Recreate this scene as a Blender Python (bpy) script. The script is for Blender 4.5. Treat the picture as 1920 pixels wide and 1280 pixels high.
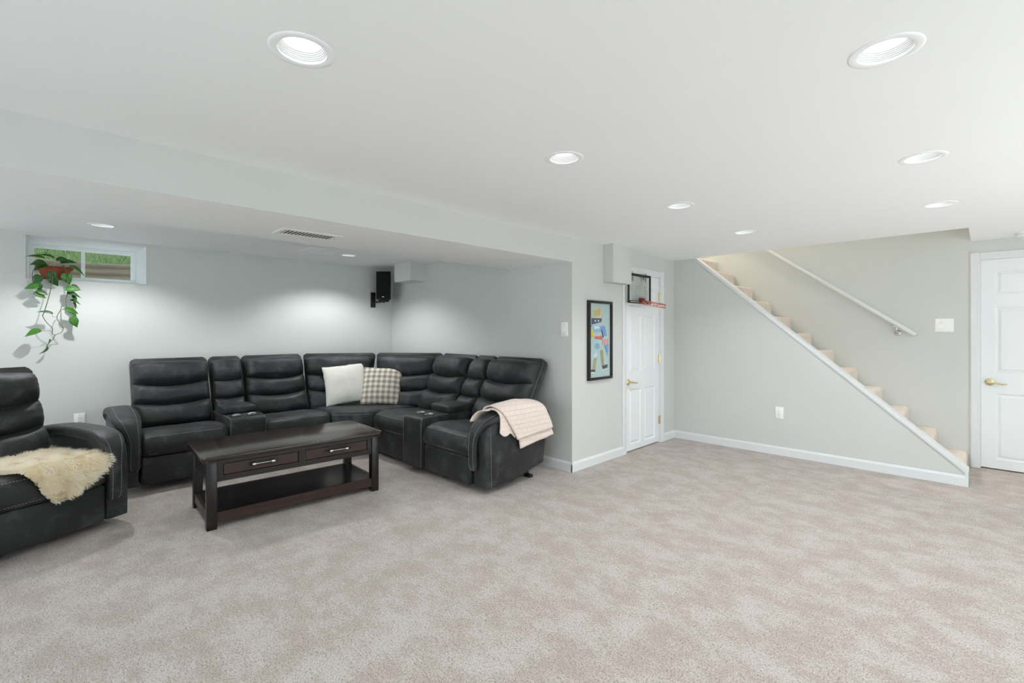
import bpy, bmesh, math, random
from math import sin, cos, pi, hypot, radians, sqrt
from mathutils import Vector, Matrix, noise

# ------------------------------------------------------------------ scene, camera, world, exposure
S = bpy.context.scene
for o in list(bpy.data.objects):
    bpy.data.objects.remove(o, do_unlink=True)
C = S.collection
random.seed(11)

XP, XB = -2.765, -6.039            # plane of the beam and the narrow door / back wall of the alcove
YA, YQ, YD = 3.552, 5.632, 6.506   # alcove end wall / stair knee wall / far wall
ZC, ZB = 2.229, 2.000              # ceiling / underside of the beam
XR, YL = 2.70, -2.60               # walls behind the camera

cam = bpy.data.cameras.new('camera')
cam.sensor_width = 36.0
cam.lens = 879.745 / 1920 * 36
cam.shift_y = -19.75 / 1920
cam.clip_start = 0.02
camo = bpy.data.objects.new('camera', cam)
camo.location = (0, 0, 1.342)
camo.rotation_euler = (pi / 2, 0, radians(45.19))
C.objects.link(camo)
S.camera = camo

w = bpy.data.worlds.new('sky')
S.world = w
w.use_nodes = True
bgn = w.node_tree.nodes['Background']
bgn.inputs[0].default_value = (0.86, 0.94, 1.0, 1)
bgn.inputs[1].default_value = 4.0

LAMP = 1.9           # radiance of the recessed lamps' lenses
SPOT = 22.0          # watts of each recessed lamp
fill_sun = bpy.data.lights.new('fill_sun', 'SUN')  # added sunlight; bounces off the unseen floor to brighten the ceiling
fill_sun.energy = 30.0
fill_sun.angle = radians(0.6)
fill_sun.color = (0.90, 0.96, 1.0)
fill_suno = bpy.data.objects.new('fill_sun', fill_sun)
fill_suno.location = (8, 2, 12)
C.objects.link(fill_suno)
fill_suno.rotation_euler = Vector((-0.62, 0.10, -0.78)).to_track_quat('-Z', 'Y').to_euler()
S.view_settings.view_transform = 'Standard'
S.view_settings.look = 'None'
S.view_settings.gamma = 1.0
S.view_settings.use_curve_mapping = False
S.view_settings.exposure = 0.16
cy = S.cycles
cy.use_denoising = True
cy.max_bounces = 14
cy.diffuse_bounces = 10
cy.glossy_bounces = 4
cy.transmission_bounces = 6
cy.transparent_max_bounces = 8
cy.caustics_reflective = False
cy.caustics_refractive = False
cy.sample_clamp_indirect = 6.0

# ------------------------------------------------------------------ materials
def lin(c):
    c = c / 255.0
    return c / 12.92 if c <= 0.04045 else ((c + 0.055) / 1.055) ** 2.4

def rgb(r, g, b):
    return (lin(r), lin(g), lin(b), 1.0)

def mul(c, k):
    return (min(1, c[0] * k), min(1, c[1] * k), min(1, c[2] * k), 1.0)

def base_mat(name):
    m = bpy.data.materials.new(name)
    m.use_nodes = True
    nt = m.node_tree
    return m, nt, nt.nodes['Principled BSDF']

def noise_node(nt, scale, detail=3.0, rough=0.55, vec=None, stretch=None):
    tc = nt.nodes.new('ShaderNodeTexCoord')
    src = tc.outputs['Object']
    if stretch:
        mp = nt.nodes.new('ShaderNodeMapping')
        mp.inputs['Scale'].default_value = stretch
        nt.links.new(src, mp.inputs['Vector'])
        src = mp.outputs['Vector']
    n = nt.nodes.new('ShaderNodeTexNoise')
    n.inputs['Scale'].default_value = scale
    n.inputs['Detail'].default_value = detail
    n.inputs['Roughness'].default_value = rough
    nt.links.new(src, n.inputs['Vector'])
    return n

def ramp(nt, fac, stops):
    r = nt.nodes.new('ShaderNodeValToRGB')
    e = r.color_ramp.elements
    while len(e) < len(stops):
        e.new(0.5)
    for k, (p, c) in enumerate(stops):
        e[k].position = p
        e[k].color = c
    nt.links.new(fac, r.inputs['Fac'])
    return r

def mix(nt, a, b, fac=None, f=0.5, mode='MIX'):
    x = nt.nodes.new('ShaderNodeMix')
    x.data_type = 'RGBA'
    x.blend_type = mode
    if fac is not None:
        nt.links.new(fac, x.inputs['Factor'])
    else:
        x.inputs['Factor'].default_value = f
    nt.links.new(a, x.inputs['A'])
    nt.links.new(b, x.inputs['B'])
    return x.outputs['Result']

def bump(nt, bsdf, height, strength, dist):
    b = nt.nodes.new('ShaderNodeBump')
    b.inputs['Strength'].default_value = strength
    b.inputs['Distance'].default_value = dist
    nt.links.new(height, b.inputs['Height'])
    nt.links.new(b.outputs['Normal'], bsdf.inputs['Normal'])

def plain(name, col, rough=0.5, metal=0.0, var=0.03, scale=6.0, bmp=0.0, bscale=200.0, spec=0.5, stretch=None, sheen=0.0):
    m, nt, b = base_mat(name)
    b.inputs['Roughness'].default_value = rough
    b.inputs['Metallic'].default_value = metal
    b.inputs['Specular IOR Level'].default_value = spec
    if sheen:
        b.inputs['Sheen Weight'].default_value = sheen
    n = noise_node(nt, scale, 4.0, 0.6, stretch=stretch)
    r = ramp(nt, n.outputs['Fac'], [(0.25, mul(col, 1 - var)), (0.75, mul(col, 1 + var))])
    nt.links.new(r.outputs['Color'], b.inputs['Base Color'])
    if bmp:
        n2 = noise_node(nt, bscale, 2.0, 0.5)
        bump(nt, b, n2.outputs['Fac'], bmp, 0.01)
    return m

def emit(name, col, strength):
    m, nt, b = base_mat(name)
    b.inputs['Base Color'].default_value = (0.9, 0.9, 0.9, 1)
    b.inputs['Emission Color'].default_value = col
    b.inputs['Emission Strength'].default_value = strength
    return m

def carpet_mat(name, light, dark, brown, grain=0.75):
    m, nt, b = base_mat(name)
    b.inputs['Roughness'].default_value = 0.95
    b.inputs['Specular IOR Level'].default_value = 0.1
    b.inputs['Sheen Weight'].default_value = 0.15
    n1 = noise_node(nt, 4.6, 11.0, 0.78, stretch=(1.0, 1.2, 1.0))
    n2 = noise_node(nt, 150.0, 3.0, 0.75)
    r2 = ramp(nt, n2.outputs['Fac'], [(0.33, (0.34, 0.29, 0.26, 1)), (0.48, (0.88, 0.87, 0.86, 1)), (0.66, (1.2, 1.2, 1.2, 1))])
    n3 = noise_node(nt, 75.0, 3.0, 0.7)
    r3 = ramp(nt, n3.outputs['Fac'], [(0.30, brown), (0.46, (1, 1, 1, 1)), (0.7, (1.03, 1.03, 1.03, 1))])
    ad = nt.nodes.new('ShaderNodeMath'); ad.operation = 'MULTIPLY_ADD'; ad.inputs[1].default_value = 0.35
    nt.links.new(n3.outputs['Fac'], ad.inputs[0]); nt.links.new(n1.outputs['Fac'], ad.inputs[2])
    r1 = ramp(nt, ad.outputs[0], [(0.50, dark), (0.635, mul(dark, 1.10)), (0.75, light), (0.95, mul(light, 1.04))])
    c = mix(nt, r1.outputs['Color'], r2.outputs['Color'], f=grain, mode='MULTIPLY')
    c = mix(nt, c, r3.outputs['Color'], f=0.5, mode='MULTIPLY')
    nt.links.new(c, b.inputs['Base Color'])
    h = mix(nt, n2.outputs['Color'], n3.outputs['Color'], f=0.45)
    bump(nt, b, h, 0.9, 0.012)
    return m

def leather_mat(name, c0, c1):
    m, nt, b = base_mat(name)
    b.inputs['Specular IOR Level'].default_value = 0.42
    n = noise_node(nt, 7.0, 6.0, 0.62)
    r = ramp(nt, n.outputs['Fac'], [(0.34, c0), (0.52, mul(c0, 1.35)), (0.70, c1)])
    nt.links.new(r.outputs['Color'], b.inputs['Base Color'])
    rr = ramp(nt, n.outputs['Fac'], [(0.3, (0.44, 0.44, 0.44, 1)), (0.7, (0.62, 0.62, 0.62, 1))])
    nt.links.new(rr.outputs['Color'], b.inputs['Roughness'])
    n2 = noise_node(nt, 330.0, 2.0, 0.6)
    n3 = noise_node(nt, 22.0, 3.0, 0.6)
    h = mix(nt, n2.outputs['Color'], n3.outputs['Color'], f=0.8)
    bump(nt, b, h, 0.35, 0.012)
    b.inputs['Sheen Weight'].default_value = 0.06
    b.inputs['Sheen Roughness'].default_value = 0.4
    return m

def wood_mat(name, c0, c1, rough):
    m, nt, b = base_mat(name)
    b.inputs['Roughness'].default_value = rough
    n = noise_node(nt, 26.0, 5.0, 0.65, stretch=(1.0, 0.06, 1.0))
    r = ramp(nt, n.outputs['Fac'], [(0.3, c0), (0.7, c1)])
    nt.links.new(r.outputs['Color'], b.inputs['Base Color'])
    bump(nt, b, n.outputs['Fac'], 0.04, 0.004)
    return m

def plaid_mat(name):
    m, nt, b = base_mat(name)
    b.inputs['Roughness'].default_value = 0.9
    b.inputs['Specular IOR Level'].default_value = 0.15
    tc = nt.nodes.new('ShaderNodeTexCoord')
    sp = nt.nodes.new('ShaderNodeSeparateXYZ')
    nt.links.new(tc.outputs['Object'], sp.inputs[0])
    outs = []
    for ax in ('X', 'Z'):
        k = nt.nodes.new('ShaderNodeMath'); k.operation = 'MULTIPLY'; k.inputs[1].default_value = 1 / 0.0625
        nt.links.new(sp.outputs[ax], k.inputs[0])
        a = nt.nodes.new('ShaderNodeMath'); a.operation = 'ADD'; a.inputs[1].default_value = 50.25
        nt.links.new(k.outputs[0], a.inputs[0])
        fr = nt.nodes.new('ShaderNodeMath'); fr.operation = 'FRACT'
        nt.links.new(a.outputs[0], fr.inputs[0])
        g = nt.nodes.new('ShaderNodeMath'); g.operation = 'GREATER_THAN'; g.inputs[1].default_value = 0.5
        nt.links.new(fr.outputs[0], g.inputs[0])
        outs.append(g.outputs[0])
    s = nt.nodes.new('ShaderNodeMath'); s.operation = 'ADD'
    nt.links.new(outs[0], s.inputs[0]); nt.links.new(outs[1], s.inputs[1])
    hh = nt.nodes.new('ShaderNodeMath'); hh.operation = 'MULTIPLY'; hh.inputs[1].default_value = 0.5
    nt.links.new(s.outputs[0], hh.inputs[0])
    r = ramp(nt, hh.outputs[0], [(0.0, rgb(226, 219, 208)), (0.5, rgb(188, 179, 166)), (1.0, rgb(148, 138, 126))])
    r.color_ramp.interpolation = 'CONSTANT'
    r.color_ramp.elements[1].position = 0.25
    r.color_ramp.elements[2].position = 0.75
    nt.links.new(r.outputs['Color'], b.inputs['Base Color'])
    n2 = noise_node(nt, 500.0, 2.0, 0.6)
    bump(nt, b, n2.outputs['Fac'], 0.4, 0.004)
    return m

def glass_mat(name, tint, rough=0.0, alpha=0.12):
    m = bpy.data.materials.new(name)
    m.use_nodes = True
    nt = m.node_tree
    nt.nodes.clear()
    out = nt.nodes.new('ShaderNodeOutputMaterial')
    t = nt.nodes.new('ShaderNodeBsdfTransparent'); t.inputs[0].default_value = tint
    g = nt.nodes.new('ShaderNodeBsdfGlossy'); g.inputs['Roughness'].default_value = rough
    x = nt.nodes.new('ShaderNodeMixShader')
    lw_ = nt.nodes.new('ShaderNodeLayerWeight'); lw_.inputs[0].default_value = 0.5
    pw = nt.nodes.new('ShaderNodeMath'); pw.operation = 'POWER'; pw.inputs[1].default_value = 5.0
    nt.links.new(lw_.outputs['Facing'], pw.inputs[0])
    f = nt.nodes.new('ShaderNodeMath'); f.operation = 'MULTIPLY_ADD'; f.inputs[1].default_value = 0.7; f.inputs[2].default_value = 0.03
    nt.links.new(pw.outputs[0], f.inputs[0])
    nt.links.new(f.outputs[0], x.inputs[0])
    nt.links.new(t.outputs[0], x.inputs[1]); nt.links.new(g.outputs[0], x.inputs[2])
    nt.links.new(x.outputs[0], out.inputs[0])
    return m

WALL = plain('wall_paint', rgb(203, 205, 202), 0.75, var=0.012, scale=3.0, bmp=0.05, bscale=260, spec=0.25)
CEIL = plain('ceiling_paint', rgb(243, 244, 245), 0.9, var=0.006, scale=2.0, spec=0.1)
TRIM = plain('trim_paint', rgb(219, 221, 222), 0.35, var=0.006, scale=4.0)
DOORP = plain('door_paint', rgb(230, 232, 234), 0.38, var=0.006, scale=4.0, bmp=0.03, bscale=90)
CARPET = carpet_mat('carpet', rgb(200, 193, 188), rgb(178, 167, 160), rgb(205, 185, 168))
STEPC = carpet_mat('stair_carpet', rgb(238, 228, 219), rgb(226, 214, 203), rgb(225, 210, 195), 0.4)
LEA = leather_mat('charcoal_leather', rgb(30, 31, 32), rgb(66, 68, 70))
LEAD = plain('dark_underside', rgb(20, 20, 21), 0.8)
STI = plain('grey_thread', rgb(168, 168, 165), 0.8)
WOODT = wood_mat('espresso_top', rgb(32, 23, 20), rgb(54, 40, 34), 0.20)
WOOD = wood_mat('espresso_wood', rgb(18, 14, 13), rgb(29, 22, 20), 0.36)
WOODD = wood_mat('drawer_wood', rgb(40, 25, 20), rgb(58, 37, 30), 0.36)
STEEL = plain('brushed_steel', rgb(205, 203, 198), 0.25, metal=1.0)
CHROME = plain('chrome', rgb(225, 225, 222), 0.12, metal=1.0)
BRASS = plain('polished_brass', rgb(226, 212, 165), 0.2, metal=1.0)
BRONZE = plain('dark_bronze', rgb(38, 28, 25), 0.35, metal=0.6)
BLACK = plain('black_plastic', rgb(9, 9, 10), 0.5)
BLACKC = plain('black_grille_cloth', rgb(3, 3, 3), 0.95, bmp=0.3, bscale=600)
WHITEP = plain('white_plastic', rgb(240, 240, 238), 0.35, var=0.004)
DARKP = plain('slot_dark', rgb(60, 58, 55), 0.7)
LENS = emit('lamp_lens', (1.0, 0.985, 0.96, 1), LAMP)
PILW = plain('ivory_chenille', rgb(226, 222, 213), 0.95, var=0.04, scale=30, bmp=0.35, bscale=260, spec=0.1, sheen=0.3)
PLAID = plaid_mat('taupe_gingham')
def knit_mat(name, col):
    m, nt, b = base_mat(name)
    b.inputs['Roughness'].default_value = 0.95
    b.inputs['Specular IOR Level'].default_value = 0.1
    b.inputs['Sheen Weight'].default_value = 0.3
    tc = nt.nodes.new('ShaderNodeTexCoord'); mp = nt.nodes.new('ShaderNodeMapping')
    mp.inputs['Rotation'].default_value = (0, radians(90), radians(90))
    nt.links.new(tc.outputs['Object'], mp.inputs['Vector'])
    br = nt.nodes.new('ShaderNodeTexBrick')
    br.inputs['Scale'].default_value = 9.0
    br.inputs['Mortar Size'].default_value = 0.022
    br.inputs['Mortar Smooth'].default_value = 0.8
    br.inputs['Brick Width'].default_value = 0.6
    br.inputs['Row Height'].default_value = 0.36
    nt.links.new(mp.outputs['Vector'], br.inputs['Vector'])
    n2 = noise_node(nt, 230.0, 2.0, 0.6)
    h = mix(nt, n2.outputs['Color'], br.outputs['Fac'], f=0.75)
    iv = nt.nodes.new('ShaderNodeInvert'); nt.links.new(h, iv.inputs['Color'])
    bump(nt, b, iv.outputs['Color'], 0.6, 0.008)
    n = noise_node(nt, 60.0, 3.0, 0.6)
    r = ramp(nt, n.outputs['Fac'], [(0.25, mul(col, .95)), (0.75, mul(col, 1.05))])
    nt.links.new(r.outputs['Color'], b.inputs['Base Color'])
    return m
THROW = knit_mat('blush_knit', rgb(228, 212, 202))
THROW_ = plain('blush_knit_plain', rgb(228, 212, 202), 0.95, var=0.05, scale=60, bmp=0.5, bscale=230, spec=0.1, sheen=0.3)
FURM = bpy.data.materials.new('cream_wool'); FURM.use_nodes = True
_nt = FURM.node_tree; _nt.nodes.clear()
_o = _nt.nodes.new('ShaderNodeOutputMaterial'); _d = _nt.nodes.new('ShaderNodeBsdfDiffuse'); _t = _nt.nodes.new('ShaderNodeBsdfTranslucent'); _x = _nt.nodes.new('ShaderNodeMixShader')
_n = noise_node(_nt, 26.0, 3.0, 0.6)
_r = ramp(_nt, _n.outputs['Fac'], [(0.3, (0.97, 0.90, 0.74, 1)), (0.65, (1.0, 0.975, 0.91, 1))])
for _q in (_d, _t): _nt.links.new(_r.outputs['Color'], _q.inputs['Color'])
_x.inputs[0].default_value = 0.45
_nt.links.new(_d.outputs[0], _x.inputs[1]); _nt.links.new(_t.outputs[0], _x.inputs[2]); _nt.links.new(_x.outputs[0], _o.inputs[0])
HIDE = plain('wool_hide', rgb(252, 244, 222), 0.95, var=0.04, scale=30, spec=0.1)
LEAF = plain('leaf_green', rgb(58, 112, 34), 0.38, var=0.35, scale=14, spec=0.5)
LEAFD = plain('leaf_dark_green', rgb(38, 80, 28), 0.38, var=0.35, scale=14, spec=0.5)
VINE = plain('vine_stem', rgb(92, 92, 62), 0.6, var=0.25, scale=30)
TERRA = plain('terracotta', rgb(142, 70, 46), 0.85, var=0.14, scale=12, bmp=0.1)
SOIL = plain('soil', rgb(52, 38, 28), 0.95, var=0.3, scale=60, bmp=0.5, bscale=120)
VINYL = plain('window_vinyl', rgb(232, 238, 238), 0.4, var=0.004)
GLASS = glass_mat('window_glass', (0.96, 0.98, 0.97, 1))
ACRYL = glass_mat('clear_acrylic', (0.90, 0.91, 0.90, 1))
WELL = plain('galvanised_well', rgb(134, 124, 108), 0.6, metal=0.0, var=0.12, scale=5)
GRASSM = plain('grass_blades', rgb(92, 128, 56), 0.6, var=0.35, scale=9)
GROUND = plain('lawn_soil', rgb(74, 98, 46), 0.9, var=0.35, scale=14, bmp=0.5, bscale=60)
RUST = plain('rim_red', rgb(186, 104, 92), 0.45, var=0.15, scale=40)
VENTD = plain('vent_dark', rgb(58, 57, 56), 0.8)

# ------------------------------------------------------------------ mesh helpers
def quad_box(bm, x0, x1, y0, y1, z0, z1):
    v = [bm.verts.new(p) for p in ((x0, y0, z0), (x1, y0, z0), (x1, y1, z0), (x0, y1, z0), (x0, y0, z1), (x1, y0, z1), (x1, y1, z1), (x0, y1, z1))]
    fs = [bm.faces.new([v[i] for i in q]) for q in ((0, 3, 2, 1), (4, 5, 6, 7), (0, 1, 5, 4), (1, 2, 6, 5), (2, 3, 7, 6), (3, 0, 4, 7))]
    return v, fs

def merge(bm, t, M=None):
    vm = {}
    for v in t.verts:
        vm[v] = bm.verts.new(M @ v.co if M else v.co)
    for f in t.faces:
        try:
            nf = bm.faces.new([vm[v] for v in f.verts])
            nf.material_index = f.material_index
        except ValueError:
            pass
    t.free()

def rbox(bm, x0, x1, y0, y1, z0, z1, r=0.01, seg=3, M=None):
    t = bmesh.new()
    quad_box(t, x0, x1, y0, y1, z0, z1)
    bmesh.ops.bevel(t, geom=t.edges[:] + t.verts[:], offset=r, segments=seg, profile=0.5, affect='EDGES')
    merge(bm, t, M)

def prism(bm, poly, axis, a, b, r=0.0, seg=2, M=None):
    """poly is a list of 2-D points; axis the extrusion axis. x: (y,z), y: (x,z), z: (x,y)."""
    t = bmesh.new()
    def P(p, k):
        return {'x': (k, p[0], p[1]), 'y': (p[0], k, p[1]), 'z': (p[0], p[1], k)}[axis]
    va = [t.verts.new(P(p, a)) for p in poly]
    vb = [t.verts.new(P(p, b)) for p in poly]
    n = len(poly)
    t.faces.new(va[::-1]); t.faces.new(vb)
    for i in range(n):
        t.faces.new([va[i], va[(i + 1) % n], vb[(i + 1) % n], vb[i]])
    if r:
        bmesh.ops.bevel(t, geom=t.edges[:] + t.verts[:], offset=r, segments=seg, profile=0.5, affect='EDGES')
    merge(bm, t, M)

def loft(bm, rings, closed=True, cap=True, M=None):
    vr = [[bm.verts.new(M @ Vector(p) if M else p) for p in r] for r in rings]
    n = len(rings[0])
    for a, b in zip(vr, vr[1:]):
        for i in range(n if closed else n - 1):
            j = (i + 1) % n
            bm.faces.new([a[i], a[j], b[j], b[i]])
    if cap and closed:
        bm.faces.new(vr[0][::-1]); bm.faces.new(vr[-1])
    return vr

def tube(bm, pts, r, n=8, cap=True, M=None):
    pts = [Vector(p) for p in pts]
    rings = []
    up = Vector((0, 0, 1))
    prev = None
    for i, p in enumerate(pts):
        d = (pts[min(i + 1, len(pts) - 1)] - pts[max(i - 1, 0)]).normalized()
        if prev is None:
            a = d.cross(up)
            if a.length < 1e-3:
                a = d.cross(Vector((1, 0, 0)))
        else:
            a = prev - d * prev.dot(d)
        a.normalize(); prev = a.copy()
        b = d.cross(a)
        rr = r[i] if isinstance(r, (list, tuple)) else r
        rings.append([p + (a * cos(2 * pi * k / n) + b * sin(2 * pi * k / n)) * rr for k in range(n)])
    loft(bm, rings, True, cap, M)

def lathe(bm, prof, n=32, M=None, cap=True, sx=1.0, sy=1.0):
    rings = [[(r * cos(2 * pi * k / n) * sx, r * sin(2 * pi * k / n) * sy, z) for k in range(n)] for r, z in prof]
    loft(bm, rings, True, cap, M)

def catmull(pts, m=6):
    pts = [Vector(p) for p in pts]
    out = []
    for i in range(len(pts) - 1):
        p0 = pts[max(i - 1, 0)]; p1 = pts[i]; p2 = pts[i + 1]; p3 = pts[min(i + 2, len(pts) - 1)]
        for k in range(m):
            t = k / m
            out.append(0.5 * ((2 * p1) + (p2 - p0) * t + (2 * p0 - 5 * p1 + 4 * p2 - p3) * t * t + (3 * p1 - p0 - 3 * p2 + p3) * t ** 3))
    out.append(pts[-1])
    return out

def obj(name, bm, mat, parent=None, M=None, smooth=0.0, cat=None, label=None, group=None, kind=None):
    if M is not None:
        bmesh.ops.transform(bm, matrix=M, verts=bm.verts)
    bmesh.ops.recalc_face_normals(bm, faces=bm.faces)
    me = bpy.data.meshes.new(name)
    bm.to_mesh(me); bm.free()
    for m in (mat if isinstance(mat, (list, tuple)) else [mat]):
        me.materials.append(m)
    if smooth:
        me.polygons.foreach_set('use_smooth', [True] * len(me.polygons))
        if smooth < 180:
            me.set_sharp_from_angle(angle=radians(smooth))
    o = bpy.data.objects.new(name, me)
    C.objects.link(o)
    if parent is not None:
        o.parent = parent
    tag(o, label, cat, group, kind)
    return o

def tag(o, label=None, cat=None, group=None, kind=None):
    if label: o['label'] = label
    if cat: o['category'] = cat
    if group: o['group'] = group
    if kind: o['kind'] = kind
    return o

def thing(name, loc, rz=0.0, label=None, cat=None, group=None, kind=None):
    o = bpy.data.objects.new(name, None)
    o.location = loc; o.rotation_euler = (0, 0, rz)
    o.empty_display_size = 0.1
    C.objects.link(o)
    return tag(o, label, cat, group, kind)

def copy_tree(o, parent=None):
    c = o.copy(); C.objects.link(c); c.parent = parent
    for ch in list(o.children):
        copy_tree(ch, c)
    return c

def B():
    return bmesh.new()

def dashes(bm, pts, dash=0.009, gap=0.007, r=0.0014, M=None):
    pts = [Vector(p) for p in pts]
    acc, on, start = 0.0, True, pts[0]
    for a, b in zip(pts, pts[1:]):
        L = (b - a).length
        if L < 1e-6: continue
        d = (b - a) / L
        pos = 0.0
        while pos < L - 1e-6:
            need = (dash if on else gap) - acc
            step = min(need, L - pos)
            pos += step; acc += step
            if acc >= (dash if on else gap) - 1e-6:
                end = a + d * pos
                if on: tube(bm, [start, end], r, 4, True, M)
                start = end; on = not on; acc = 0.0

# ------------------------------------------------------------------ room shell
LAMPS_MAIN = [(-1.522, .576), (-1.522, 1.890), (-1.522, 3.187), (-1.522, 4.446), (-.222, 1.890), (-.222, 3.187), (-.222, 4.446)]
LAMPS_ALC = [(-5.22, 0.338), (-5.25, 2.517)]
R_HOLE = 0.0735

b = B()
quad_box(b, XB - 0.1, XR + 0.1, YL - 0.1, YD + 0.1, -0.12, 0.0)
obj('floor', b, CARPET, kind='structure')

SX0, SX1 = -4.30, -0.095           # stair opening in the ceiling
def slab_with_holes(name, outer, holes, z, th, mat, seg=40):
    bm = B()
    def loop(pts):
        vs = [bm.verts.new((p[0], p[1], z)) for p in pts]
        return [bm.edges.new((vs[i], vs[(i + 1) % len(vs)])) for i in range(len(vs))]
    es = loop(outer)
    for hx, hy, r in holes:
        es += loop([(hx + r * cos(2 * pi * k / seg), hy + r * sin(2 * pi * k / seg)) for k in range(seg)])
    bmesh.ops.triangle_fill(bm, use_beauty=True, use_dissolve=False, edges=es)
    ex = bmesh.ops.extrude_face_region(bm, geom=bm.faces[:])
    bmesh.ops.translate(bm, vec=(0, 0, th), verts=[v for v in ex['geom'] if isinstance(v, bmesh.types.BMVert)])
    return obj(name, bm, mat, kind='structure')

slab_with_holes('ceiling', [(XB - .1, YL - .1), (XR + .1, YL - .1), (XR + .1, YD), (SX1, YD), (SX1, YQ), (SX0, YQ), (SX0, YA), (XB - .1, YA)],
                [(x, y, R_HOLE) for x, y in LAMPS_MAIN + LAMPS_ALC], ZC, 0.06, CEIL)

# beam with painted face and white underside
b = B()
v, f = quad_box(b, -3.61, XP, YL, YA, ZB, ZC + 0.02)
for k in (2, 3, 4, 5): f[k].material_index = 1
obj('ceiling_beam', b, [CEIL, WALL], kind='structure')

WIN = (-0.128, 0.728, 1.815, 2.203)
b = B()
y0, y1, z0, z1 = WIN
for a in ((YL, y0, 0, ZC), (y1, YA + .1, 0, ZC), (y0, y1, 0, z0), (y0, y1, z1, ZC)):
    quad_box(b, XB - 0.22, XB, *a)
obj('wall_back', b, WALL, kind='structure')
b = B(); quad_box(b, XB - .22, XP - .12, YA, YA + 0.12, 0, ZC); obj('wall_alcove', b, WALL, kind='structure')
DP0, DP1, DPH = 4.505, 5.262, 1.975        # narrow door opening
b = B()
for a in ((YA, DP0, 0, ZC), (DP1, YD + .1, 0, 4.6), (DP0, DP1, DPH, ZC), (DP0, DP1, ZC, 4.6), (YA, DP0, ZC + .06, 4.6)):
    if a[0] >= YQ - .5 or a[3] > 3: continue
    quad_box(b, XP - .12, XP, *a)
quad_box(b, XP - .12, XP, DP1, YQ + .1, 0, ZC)
quad_box(b, XP - .118, XP - .100, DP0, DP1, 0, DPH)  # added plate behind the door, stops light leaking through
obj('wall_door', b, WALL, kind='structure')
DR0, DR1, DRH = -0.026, 0.742, 2.037       # door opening in the far wall
b = B()
for a in ((SX0, DR0, 0, 4.6), (DR1, XR + .1, 0, 4.6), (DR0, DR1, DRH, 4.6)):
    quad_box(b, a[0], a[1], YD, YD + .12, a[2], a[3])
quad_box(b, DR0, DR1, YD + .100, YD + .118, 0, DRH)  # added plate closing the opening against stray light
obj('wall_far', b, WALL, kind='structure')
# the two walls behind the camera have glazed openings added to let in fill daylight
PR0, PR1, PL0, PL1, PH = 1.1, 5.0, -1.7, 2.1, 2.08
b = B()
for a in ((YL - .1, PR0, 0, ZC), (PR1, YD, 0, ZC), (PR0, PR1, PH, ZC)): quad_box(b, XR, XR + .1, *a)
obj('wall_right', b, WALL, kind='structure')
b = B()
AW = (-5.8, -2.9, .40, 2.12)
for a in ((XB - .22, AW[0], 0, ZC), (AW[1], PL0, 0, ZC), (AW[0], AW[1], 0, AW[2]), (AW[0], AW[1], AW[3], ZC), (PL1, XR + .1, 0, ZC), (PL0, PL1, PH, ZC)): quad_box(b, a[0], a[1], YL - .1, YL, a[2], a[3])
obj('wall_left', b, WALL, kind='structure')
def fill_glazing(name, M, W, n_):  # builds an added glazed bank, out of view, for fill light
    t = thing(name, M.to_translation(), M.to_euler().z, kind='structure')
    b = B()
    for a in ((0, W, 0, .05), (0, W, PH - .05, PH), (0, .05, .05, PH - .05), (W - .05, W, .05, PH - .05)): quad_box(b, a[0], a[1], -.05, .05, a[2], a[3])
    obj('frame', b, TRIM, t)
    for k in range(n_):
        x0 = .05 + (W - .1) * k / n_; x1 = .05 + (W - .1) * (k + 1) / n_
        b = B()
        for a in ((x0, x1, .05, .13), (x0, x1, PH - .12, PH - .05), (x0, x0 + .06, .13, PH - .12), (x1 - .06, x1, .13, PH - .12)): quad_box(b, a[0], a[1], -.02, .02, a[2], a[3])
        s_ = obj('sash', b, TRIM, t)
        b = B(); quad_box(b, x0 + .06, x1 - .06, -.003, .003, .13, PH - .12); obj('pane', b, GLASS, s_)
fill_glazing('fill_door_3', Matrix.Translation((XR + .05, PR0, 0)) @ Matrix.Rotation(pi / 2, 4, 'Z'), PR1 - PR0, 4)  # added opening; daylight from here fills walls and ceiling
t = thing('fill_window_2', (AW[0], YL - .05, AW[2]), kind='structure')  # added unseen window, lights the alcove from its open end
b = B()
aw, ah = AW[1] - AW[0], AW[3] - AW[2]
for a in ((0, aw, 0, .06), (0, aw, ah - .06, ah), (0, .06, .06, ah - .06), (aw - .06, aw, .06, ah - .06), (aw / 2 - .03, aw / 2 + .03, .06, ah - .06)): quad_box(b, a[0], a[1], -.05, .06, a[2], a[3])
fr_ = obj('frame', b, TRIM, t)
for k in (0, 1):
    b = B(); quad_box(b, .06 + k * (aw / 2 - .03), aw / 2 - .03 + k * (aw / 2 - .03), -.003, .003, .06, ah - .06); obj('pane', b, GLASS, fr_)
fill_glazing('fill_door_4', Matrix.Translation((PL0, YL - .05, 0)), PL1 - PL0, 4)  # added opening; brightens the stair, far and alcove end walls
# knee wall of the stairs
b = B()
prism(b, [(XP, 0), (-0.119, 0), (-0.119, 0.129), (-2.503, ZC), (XP, ZC)], 'y', YQ, YQ + 0.10)
obj('wall_stair', b, WALL, kind='structure')
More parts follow.
